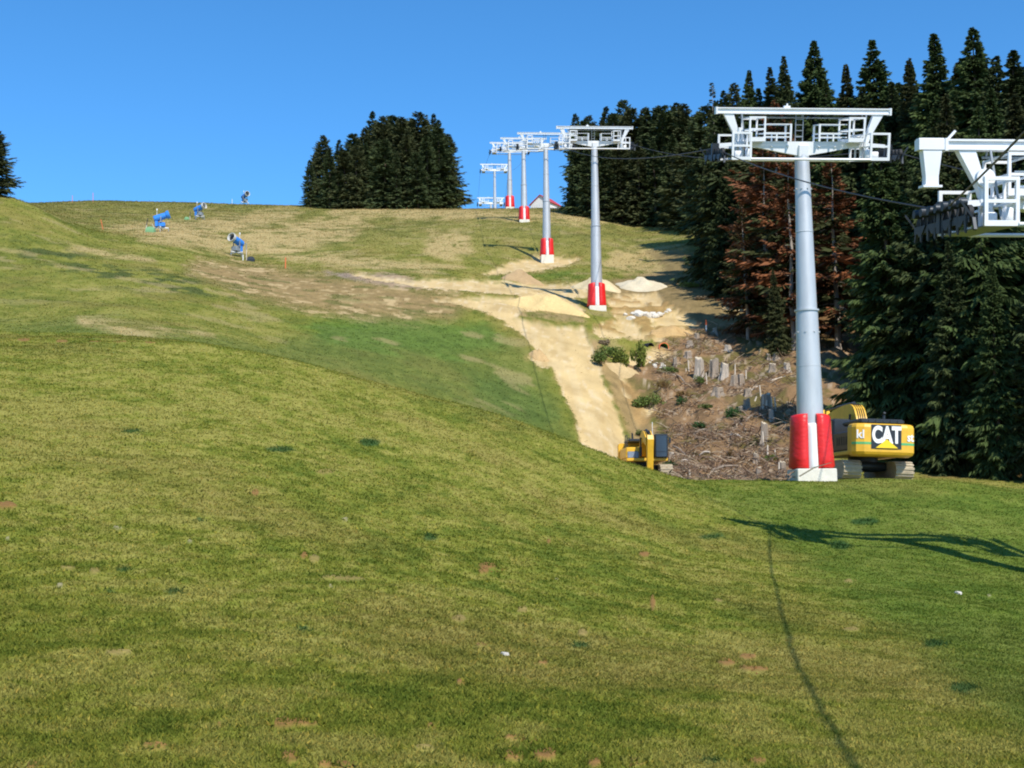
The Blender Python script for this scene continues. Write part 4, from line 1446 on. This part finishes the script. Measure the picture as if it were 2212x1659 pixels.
M['palegreen'] = mat('pale_green_plastic', (.16, .34, .16), .6)
hydrant_box(150.6, 232.3, 178, 'pale green hydrant box beside the all blue snow gun', 'palegreen', 1.25)
hydrant_box(187, 219.8, 185, 'small pale green hydrant box beside the snow gun on grey legs', 'palegreen', .8)
hydrant_box(251, 261, 150, 'dark hydrant cover beside the tall thin post of the lowest snow gun', 'dark', .85)


# ------------------------------------------------------------------ barn behind the skyline
def barn():
    D = 300.0
    c = Vector(pt(546, 213, D))
    c.z -= .6
    t = empty('barn', c, math.radians(-30), 'white gabled barn with a red roof behind the skyline', 'barn')
    w, l, e, h = 2.5, 2.6, 2.3, 4.2
    b = MB()
    b.prism([(-w, -1.5), (w, -1.5), (w, e), (0, h), (-w, e)], -l, l)
    b.build('wall', M['plaster'], t)
    for s in (-1, 1):
        b = MB()
        nx, nz = (h - e), w
        q = math.hypot(nx, nz)
        ox, oz = s * nx / q * .12, nz / q * .12
        b.loft([[(0, y, h + .02), (s * (w + .3), y, e - .3 * (h - e) / w + .02), (s * (w + .3) + ox, y, e - .3 * (h - e) / w + .02 + oz), (0, y, h + .02 + oz)] for y in (-l - .3, l + .3)])
        b.build('roof', M['roofred'], t)
    b = MB()
    for i in range(9):
        x = -w + .3 + i * .64
        b.box(x, x + .03, -l - .012, -l - .002, -.5, min(e, h - abs(x) * .4) - .1)
    b.build('batten', M['grey'], t)
    tag(t.children[-1], kind='stuff')


barn()


# ------------------------------------------------------------------ heaps of sand, earth and gravel
def heap(u, vb, D, w, h, label, col, asym=0.0, deep=.75, seed=0):
    c = at_dist(u, vb, D)
    n, m = 40, 14
    V = [(0, 0, 0)]
    vs, cs = [], []
    for j in range(m + 1):
        r = j / m
        for i in range(n):
            a = 2 * math.pi * i / n
            rr = r * (1 + .14 * math.sin(2 * a + seed) + .08 * math.sin(5 * a + seed * 2))
            x, y = w * rr * math.cos(a), w * deep * rr * math.sin(a)
            nz = float(fbm(np.array([x * 1.3 + seed * 7]), np.array([y * 1.3]), 200 + seed, 3)[0]) - .5
            z = h * ((1 - r) ** 1.15 * .75 + .25 * (1 - r * r)) * (1 + asym * math.cos(a) * r) + nz * .55 * h * (1 - r) * min(1, r * 3 + .3)
            g = float(ground(c.x + x, c.y + y)) - c.z
            z += h * .22 * (1 - r) * (float(fbm(np.array([x * 3.1 + seed]), np.array([y * 3.1]), 300 + seed, 3)[0]) - .5) * min(1, r * 4)
            vs.append((x, y, g + z - (.25 if j == m else 0)))
            cs.append(np.array(col) * (.82 + .4 * (nz + .5)))
    f = [(j * n + i, j * n + (i + 1) % n, (j + 1) * n + (i + 1) % n, (j + 1) * n + i) for j in range(m) for i in range(n)]
    o = link('earth_heap', np_mesh('earth_heap', np.array(vs), np.array(f)[:, ::-1], M['heap'], np.array(cs), True), None, c)
    return tag(o, label, 'heap', 'heaps of dug earth')


heap(522, 281, 154, 2.3, 1.5, 'brown cone shaped earth heap beyond the sandy track, left of the pylon pole', (.40, .28, .15), seed=1)
heap(546, 304, 131.5, 4.0, 1.7, 'broad yellow sand heap left of the second pylon foot', (.58, .43, .20), seed=2, deep=.5)
heap(597, 287, 152, 2.9, 1.35, 'sandy heap hidden partly behind the second pylon pole', (.56, .46, .28), seed=3)
heap(641, 284, 156, 3.3, 1.45, 'pale gravel heap right of the second pylon pole', (.56, .49, .35), seed=4)
heap(539, 364, 109, .95, .95, 'small crumbly earth heap at the left edge of the sandy track', (.48, .33, .16), seed=5)
heap(622, 352 + 22, 112, 1.5, .7, 'low sandy hump beside the bushes at the right edge of the sandy track', (.50, .37, .19), seed=6)
heap(672, 447 - 118, 128, 2.2, .8, 'low orange earth hump above the two pipe ends', (.46, .31, .14), seed=7)


# ------------------------------------------------------------------ rocks
def rock_mesh(seed, flat=.7):
    g = np.random.default_rng(seed)
    n, m = 12, 8
    vs = []
    cut = [(g.normal(0, 1, 3), g.uniform(.55, .85)) for _ in range(9)]
    for j in range(m + 1):
        for i in range(n):
            th, ph = math.pi * j / m, 2 * math.pi * i / n
            p = np.array([math.sin(th) * math.cos(ph), math.sin(th) * math.sin(ph) * .85, math.cos(th) * flat])
            for nn, d in cut:
                nn = nn / np.linalg.norm(nn)
                e = p @ nn
                if e > d * .8:
                    p = p - nn * (e - d * .8)
            vs.append(p)
    f = [(j * n + i, (j + 1) * n + i, (j + 1) * n + (i + 1) % n, j * n + (i + 1) % n) for j in range(m) for i in range(n)]
    return np_mesh('boulder', np.array(vs), np.array(f), M['rock'])


ROCKS = [rock_mesh(i) for i in range(5)]
lab_a = 'pale limestone block in the row of boulders below the second pylon'
lab_b = 'pale limestone block in the boulder pile at the forest edge'
lab_c = 'small pale stone in the scree below the pipe ends'
for i in range(13):
    u = 626 + 44 * (i / 12) + random.uniform(-1, 1)
    p = put(u, 318 - 4 * (i / 12) + random.uniform(-3.5, 2), 100)
    o = tag(link('boulder', ROCKS[i % 5], None, p), lab_a, 'boulder', 'boulders below the second pylon')
    k = random.uniform(.3, .62) * (1.2 if i < 8 else .85)
    o.scale = (k * 1.2, k, k)
    o.rotation_euler = (random.uniform(-.3, .3), random.uniform(-.3, .3), random.uniform(0, 6))
for i in range(11):
    p = put(random.uniform(728, 748), random.uniform(299, 308), 100)
    o = tag(link('boulder', ROCKS[i % 5], None, p), lab_b, 'boulder', 'boulders at the forest edge')
    k = random.uniform(.35, .8)
    o.scale = (k * 1.2, k, k)
    o.rotation_euler = (random.uniform(-.3, .3), random.uniform(-.3, .3), random.uniform(0, 6))
for i in range(26):
    f = random.random()
    p = put(650 + 24 * f + random.uniform(-3, 4), 360 + 18 * f + random.uniform(-4, 3), 90)
    o = tag(link('boulder', ROCKS[i % 5], None, p), lab_c, 'stone', 'stones of the scree below the pipe ends')
    k = random.uniform(.10, .26)
    o.scale = (k * 1.2, k, k)
    o.rotation_euler = (random.uniform(-.3, .3), random.uniform(-.3, .3), random.uniform(0, 6))
for u, v, k, lab in [(504.5, 655.5, .055, 'white fist sized stone on the near meadow, left of its middle'), (958, 594, .10, 'whitish stone in the green near meadow under the nearest pylon')] + \
        [(28.8 + x, 585 + y, .05, '') for x, y in ()]:
    p = put(u, v, 4)
    o = tag(link('boulder', ROCKS[1], None, p), lab, 'stone')
    o.scale = (k, k, k)


# ------------------------------------------------------------------ two pipe ends
def pipe(u, v, D, r, m, label, inner=None, rz=0.0):
    p = at_dist(u, v, D)
    p = Vector(pt(u, v, D))
    t = empty('pipe_end', p, rz, label, 'pipe', 'pipe ends sticking out of the bank')
    n = 24
    def ring(y, rr):
        return [(rr * math.cos(2 * math.pi * i / n), y, rr * math.sin(2 * math.pi * i / n)) for i in range(n)]
    b = MB()
    b.loft([ring(4.0, r), ring(0, r), ring(0, r * .86)], True, caps=False)
    b.build('outer_wall', M[m], t)
    b = MB()
    b.loft([ring(.01, r * .855), ring(3.6, r * .855)], True, caps=False)
    b.loft([ring(3.6, r * .86), ring(3.62, .01)], False)
    b.build('bore', M[inner or m], t)


pipe(664, 347.5, 121.5, .46, 'orange', 'open pipe end with an orange rim and bright green inside, in the bank', 'pipegreen', math.radians(6))
pipe(651, 346.5, 122, .36, 'rubber', 'black pipe end beside the green lined one', None, math.radians(30))


# ------------------------------------------------------------------ stumps, stakes and logs of the cleared slope
def stump_mesh(seed, w, h, hollow=False, m='wood'):
    g = random.Random(seed)
    n = 18
    prof = [(1.45, -.35), (1.25, .0), (1.10, .10), (1.03, .25), (.99, .6), (.97, .9), (.95, 1.0)]
    ph = [g.uniform(0, 6.28) for _ in range(4)]
    rings = []
    for r, z in prof:
        ring = []
        for i in range(n):
            a = 2 * math.pi * i / n
            flute = 1 + (.20 * (1 - max(0, z)) + .05) * math.sin(5 * a + ph[0]) + .05 * math.sin(9 * a + ph[1])
            top = 1 + (.06 * math.sin(a + ph[2]) + .05 * math.sin(3 * a + ph[3])) * (z > .8)
            ring.append((w / 2 * r * flute * math.cos(a), w / 2 * r * flute * math.sin(a), h * z * top if z > 0 else z))
        rings.append(ring)
    if hollow:
        rings.append([(x * .75, y * .75, z) for x, y, z in rings[-1]])
        rings.append([(x * .9, y * .9, .15) for x, y, z in rings[-1]])
    b = MB()
    b.loft(rings, True, True)
    side = b.mesh('stump', M[m])
    c = None
    if not hollow:
        b = MB()
        b.loft([[(x * .97, y * .97, z + .006) for x, y, z in rings[-1]], [(x * .6, y * .6, z + .02) for x, y, z in rings[-1]]], False)
        c = b.mesh('cut_face', M['cutwood'])
    return side, c


PX = 1344.0
stumps = [  # u, foot v, height px, width px, label
    (699, 378, 19.6, 9.2, 'tall pale stump with a long crack, leftmost of the three high stumps'), (714, 376.5, 17, 10, 'broad grey stump, middle one of the three high stumps'),
    (724.5, 377.5, 13.6, 8.6, 'pale straight stump, rightmost of the three high stumps'), (734, 386.5, 10.8, 7.4, 'grey stump, left half of a pair in the middle of the clearing'),
    (741.5, 386, 10.8, 7.2, 'grey stump, right half of a pair in the middle of the clearing'), (766.5, 409, 14.5, 10.5, 'wide stump behind thin stakes, left of the tall pylon pole'),
    (772, 421.5, 11.5, 5.2, 'narrow pale stump close to the tall pylon pole'), (764.5, 441, 17.5, 7.6, 'tall dark topped stump left of the red pads'),
    (772.5, 371.5, 7.5, 7.2, 'low stump left of another low stump beside the pole'), (787, 371.5, 8.2, 6.4, 'low pale stump just left of the tall pylon pole'),
    (768.5, 359.5, 5.2, 4.6, 'tiny stump on the brown upper slope near the pole'), (776, 359.5, 5.6, 6.6, 'small flat stump on the brown upper slope near the pole'),
    (728, 350.5, 5.2, 6.5, 'splintered pale stump on the brown upper slope'), (688, 358, 6.6, 7, 'uneven stump at the left edge of the clearing'), (675, 366, 8, 4, 'small weathered stump left of the high stumps'),
    (715, 333.5, 5.4, 4.6, 'white topped stump at the shadow of the dark spruce'), (759, 478.5, 10.5, 6, 'narrow stump at the grass crest beside the concrete footing'),
    (756, 461.5, 7.5, 5.6, 'crooked stump in the brushwood above the grass crest'), (783.5, 476, 13.5, 6.5, 'dark stump directly left of the red pads'), (690, 346, 5, 7, 'root plate lying at the upper left of the clearing'),
    (672, 476 - 17, 6.5, 5.5, 'pale stump beside the small excavator'), (668, 474, 6, 5.6, 'sandy coloured stump at the grass crest beside the small excavator'), (741, 412, 5.5, 6, 'low rotten stump beside the hollow one'),
    (697, 338, 4.6, 5, 'small stump at the top of the clearing'), (748, 396, 7, 8, 'mossy stump below the grey pair'), (718, 394.5, 7, 11, 'wide decayed stump below the three high stumps')]
for i, (u, v, hp, wp, lab) in enumerate(stumps):
    p = put(u, v, 70 if v > 470 else 80)
    side, c = stump_mesh(i, wp * p.y / PX * .94, hp * p.y / PX, False, 'palewood' if ('pale' in lab or 'white' in lab) else 'wood')
    t = tag(link('tree_stump', side, None, p), lab, 'stump', 'stumps of the cleared slope')
    t.rotation_euler = (random.uniform(-.06, .06), random.uniform(-.06, .06), random.uniform(0, 6))
    link('cut_face', c, t)
p = put(747, 409.5, 80)
side, c = stump_mesh(77, 6.6 * p.y / PX, 10.5 * p.y / PX, True)
tag(link('tree_stump', side, None, p), 'broken hollow stump with a black opening and white splinters', 'stump', 'stumps of the cleared slope')

stakes = [(697.6, 379.5, 368, .5), (706.6, 384, 372.7, -.6), (702.3, 384, 375, 0), (721.6, 379, 368, -.8), (735, 375, 364, .1), (746, 378.5, 370, 0), (760.8, 396.5, 385.2, -1.2), (763, 410, 396, .2), (766.6, 410, 400, .1),
          (772, 409.5, 397, -.9), (775.9, 410.5, 397, -1.4), (688.8, 371, 360, -.7), (763.6, 446, 431.5, -1), (767.6, 457, 444.7, 0), (775, 456, 449.5, 0), (686, 372, 369, 0), (755, 401, 396.5, 1.6), (690, 480, 470, -.5), (779, 478, 462, 0)]
where = ['left high stump', 'left high stump, thickest and whitest of its stakes', 'left high stump, thinnest of its stakes', 'right high stump', 'brown bank above the grey stump pair', 'top of the grey stump pair', 'long thin log in the clearing, leaning', 'wide stump left of the pole, at its left edge',
         'wide stump left of the pole, at its middle', 'wide stump left of the pole, at its right edge', 'wide stump left of the pole, whitest and farthest right', 'left edge of the clearing, tall and thin', 'tall dark topped stump, white', 'brushwood left of the red pads', 'brushwood left of the red pads, short one',
         'left edge of the clearing, very short', 'hollow stump, leaning right', 'grass crest at the brushwood', 'dark stump left of the red pads']
for (u, v0, v1, du), wtxt in zip(stakes, where):
    p = put(u, v0, 66 if v0 > 470 else 80)
    top = Vector(pt(u + du, v1, p.y))
    b = MB()
    d = top - p
    b.tube([-d * .15, d * .5, d], [.062, .055, .04], 6)
    tag(b.build('wooden_stake', M['stakewood'], None, p), 'pale stake by the ' + wtxt, 'stake', 'stakes of the cleared slope')
p = put(706.3, 331, 100)
t = empty('marker_stake', p, 0, 'white marker stake with a red top at the edge of the tree shadow', 'stake')
b = MB()
b.tube([(0, 0, -.1), (0, 0, .55)], .06, 7)
b.build('shaft', M['padwhite'], t)
b = MB()
b.tube([(0, 0, .55), (0, 0, 1.1)], .06, 7)
b.build('painted_top', M['orange'], t)

logs = [(750, 392, 785, 377, .075, 'long thin pale pole lying across the clearing towards the pylon'), (693.5, 436.5, 705.8, 430.5, .11, 'grey log lying above the small excavator'), (682, 463, 690, 464.5, .10, 'short white log lying right of the small excavator'),
        (700, 456.5, 710, 453, .08, 'curved pale branch lying in the lower clearing'), (746, 422, 757, 414, .07, 'bare grey branch lying below the hollow stump, left one'), (757, 414.5, 766, 421, .07, 'bare grey branch lying below the hollow stump, right one'),
        (673, 447, 688, 458, .07, 'bent grey branch in the brushwood beside the small excavator'), (735, 424, 746, 432, .09, 'dark branch lying across the middle of the brushwood'), (712, 480 - 8, 738, 467, .09, 'grey log half buried in the brushwood at the grass crest'),
        (677, 376, 686, 385, .08, 'grey branch lying left of the high stumps'), (731, 437, 741, 438.5, .11, 'pale log end in the lower clearing')]
for u0, v0, u1, v1, r, lab in logs:
    a, c = put(u0, v0, 72), put(u1, v1, 72)
    a.z += r * .8
    c.z += r * .8
    mid = a.lerp(c, .5) + Vector((0, 0, .12))
    mid.z = max(mid.z, float(ground(mid.x, mid.y)) + r)
    b = MB()
    b.tube([a, a.lerp(mid, .5) + Vector((0, 0, .03)), mid, c], [r, r * .95, r * .85, r * .6], 8)
    tag(b.build('log', M['stakewood' if 'pale' in lab or 'white' in lab else 'wood']), lab, 'log', 'logs and branches of the cleared slope')


# brushwood: countless twigs and chips left on the cleared slope
def brushwood():
    b = MB()
    cols = []
    g = random.Random(5)
    n0 = 0
    for i in range(13000):
        u, v = g.uniform(655, 800), g.uniform(335, 481)
        D = 66 + (481 - v) * .48 if v > 330 else 125
        x = ray(u, v)[0] * D * 1.0
        y = D + g.uniform(-8, 8)
        x = ray(u, v)[0] * y
        z = float(ground(x, y))
        uu, vv = project(np.array([x]), np.array([y]), np.array([z]))
        if poly_sd(uu, vv, CLEARING)[0] < -2:
            continue
        dens = vnoise(np.array([x / 2.2]), np.array([y / 2.6]), 5)[0] + .35 * (vv[0] > 430)
        if g.random() > dens * 1.6 - .45:
            continue
        l = g.uniform(.15, 1.0) * (1.9 if g.random() < .12 else 1)
        a = g.uniform(0, 6.28)
        d = Vector((math.cos(a) * l, math.sin(a) * l, g.uniform(-.15, .55) * l))
        r = g.uniform(.012, .042)
        p = Vector((x, y, z + .02 + .25 * g.random() * (dens > .75)))
        q = p + d * .5 + Vector((g.uniform(-.1, .1), g.uniform(-.1, .1), g.uniform(0, .12)))
        k = len(b.v)
        b.tube([p, q, p + d], [r, r * .8, r * .4], 4, False)
        c = g.choice([(.30, .21, .14), (.22, .14, .09), (.42, .33, .23), (.11, .07, .045), (.28, .17, .09), (.18, .11, .065)])
        cols += [c] * (len(b.v) - k)
    me = b.mesh('brushwood', M['twig'])
    at = me.color_attributes.new('col', 'FLOAT_COLOR', 'POINT')
    at.data.foreach_set('color', np.concatenate([np.array(cols), np.ones((len(cols), 1))], 1).astype(np.float32).ravel())
    tag(link('brushwood', me), kind='stuff')


brushwood()


# ------------------------------------------------------------------ shrubs on the slope
def shrub_mesh(seed, col, n=900):
    g = np.random.default_rng(seed)
    lob = [(g.normal(0, .38, 3) * np.array([1, .8, .35]) + np.array([0, 0, .40]), g.uniform(.25, .5)) for _ in range(9)]
    P_ = []
    for c, r in lob:
        k = n // 9
        d = g.normal(0, 1, (k, 3))
        d /= np.linalg.norm(d, axis=1)[:, None]
        P_.append(c + d * r * g.uniform(.45, 1.05, (k, 1)))
    p = np.concatenate(P_)
    p[:, 2] = np.abs(p[:, 2])
    m = len(p)
    a = g.normal(0, 1, (m, 3))
    a /= np.linalg.norm(a, axis=1)[:, None]
    bb = np.cross(a, g.normal(0, 1, (m, 3)))
    bb /= np.linalg.norm(bb, axis=1)[:, None]
    s = g.uniform(.05, .11, (m, 1))
    V = np.stack([p - a * s, p + bb * s * .6, p + a * s, p - bb * s * .6], 1).reshape(-1, 3)
    C = np.repeat(np.array(col)[None] * g.uniform(.55, 1.4, (m, 1)), 4, 0)
    return np_mesh('foliage', V, np.arange(len(V)).reshape(-1, 4), M['leaf'], C)


def stem_mesh(seed):
    b = MB()
    g = random.Random(seed)
    for i in range(7):
        a = g.uniform(0, 6.28)
        b.tube([(0, 0, -.15), (.25 * math.cos(a), .25 * math.sin(a), .3), (.5 * math.cos(a), .5 * math.sin(a), .62)], [.025, .018, .006], 4)
    return b.mesh('stem', M['bark'])


BUSH = {'lime': shrub_mesh(1, (.155, .185, .030)), 'green': shrub_mesh(2, (.105, .150, .032)), 'deep': shrub_mesh(3, (.035, .085, .022)), 'rust': shrub_mesh(4, (.17, .105, .035)), 'dry': shrub_mesh(5, (.24, .18, .11))}
STEM = stem_mesh(3)
bushes = [('green', 600, 364, 24, 14, 'green bush at the left end of the bushes beside the sandy track'), ('lime', 619, 368, 28, 20, 'yellow green bush in the middle of the bushes beside the sandy track'), ('lime', 641, 367, 24, 26, 'tall yellow green bush closest to the pipe ends'),
          ('green', 610, 357, 22, 12, 'low green bush at the back of the bushes beside the sandy track'), ('green', 647, 409, 27, 15, 'round green bush above the small excavator'), ('deep', 680, 404.5, 12, 8, 'small dark green bush in the middle of the clearing'),
          ('deep', 731, 418, 19, 11, 'fresh green bush below the hollow stump'), ('green', 742, 420, 12, 7, 'little bush right of the fresh green one below the hollow stump'), ('deep', 699, 430, 19, 9, 'flat dark green bush in the lower clearing'),
          ('green', 669, 374, 16, 8, 'flat green bush left of the high stumps'), ('deep', 755, 446, 9, 7, 'small green bush in the brushwood left of the red pads'), ('rust', 729, 458, 11, 9, 'dark brownish bush in the lower brushwood'),
          ('rust', 664, 388, 15, 8, 'rust coloured low bush in the clearing'), ('green', 700, 385, 16, 9, 'green undergrowth bush at the foot of the left high stump'), ('dry', 604, 345, 14, 8, 'dry greyish bush above the bushes beside the sandy track'),
          ('deep', 672, 469, 16, 9, 'dark green bush right of the small excavator'), ('green', 706, 409, 14, 6, 'low green bush under the decayed stumps'), ('rust', 683, 397, 12, 7, 'rust coloured bush beside the small dark green one'),
          ('green', 770, 462, 12, 8, 'low green bush left of the red pads'), ('green', 690, 288, 16, 7, 'green bush under the shadow of the large dark spruce'), ('green', 745, 293, 16, 8, 'green bush above the boulder pile at the forest edge'),
          ('green', 640, 436, 14, 6, 'low green bush directly above the small excavator'), ('dry', 700, 300, 14, 5, 'dry heather bush at the forest edge left of the boulder pile')]
for k, u, v, w, h, lab in bushes:
    p = put(u, v, 70)
    t = empty('bush', p, random.uniform(0, 6.28), lab, 'bush', 'bushes of the cleared slope')
    s = p.y / PX
    t.scale = (w * s * .62, w * s * .5, h * s * 1.0)
    link('foliage', BUSH[k], t)
    link('stem', STEM, t)
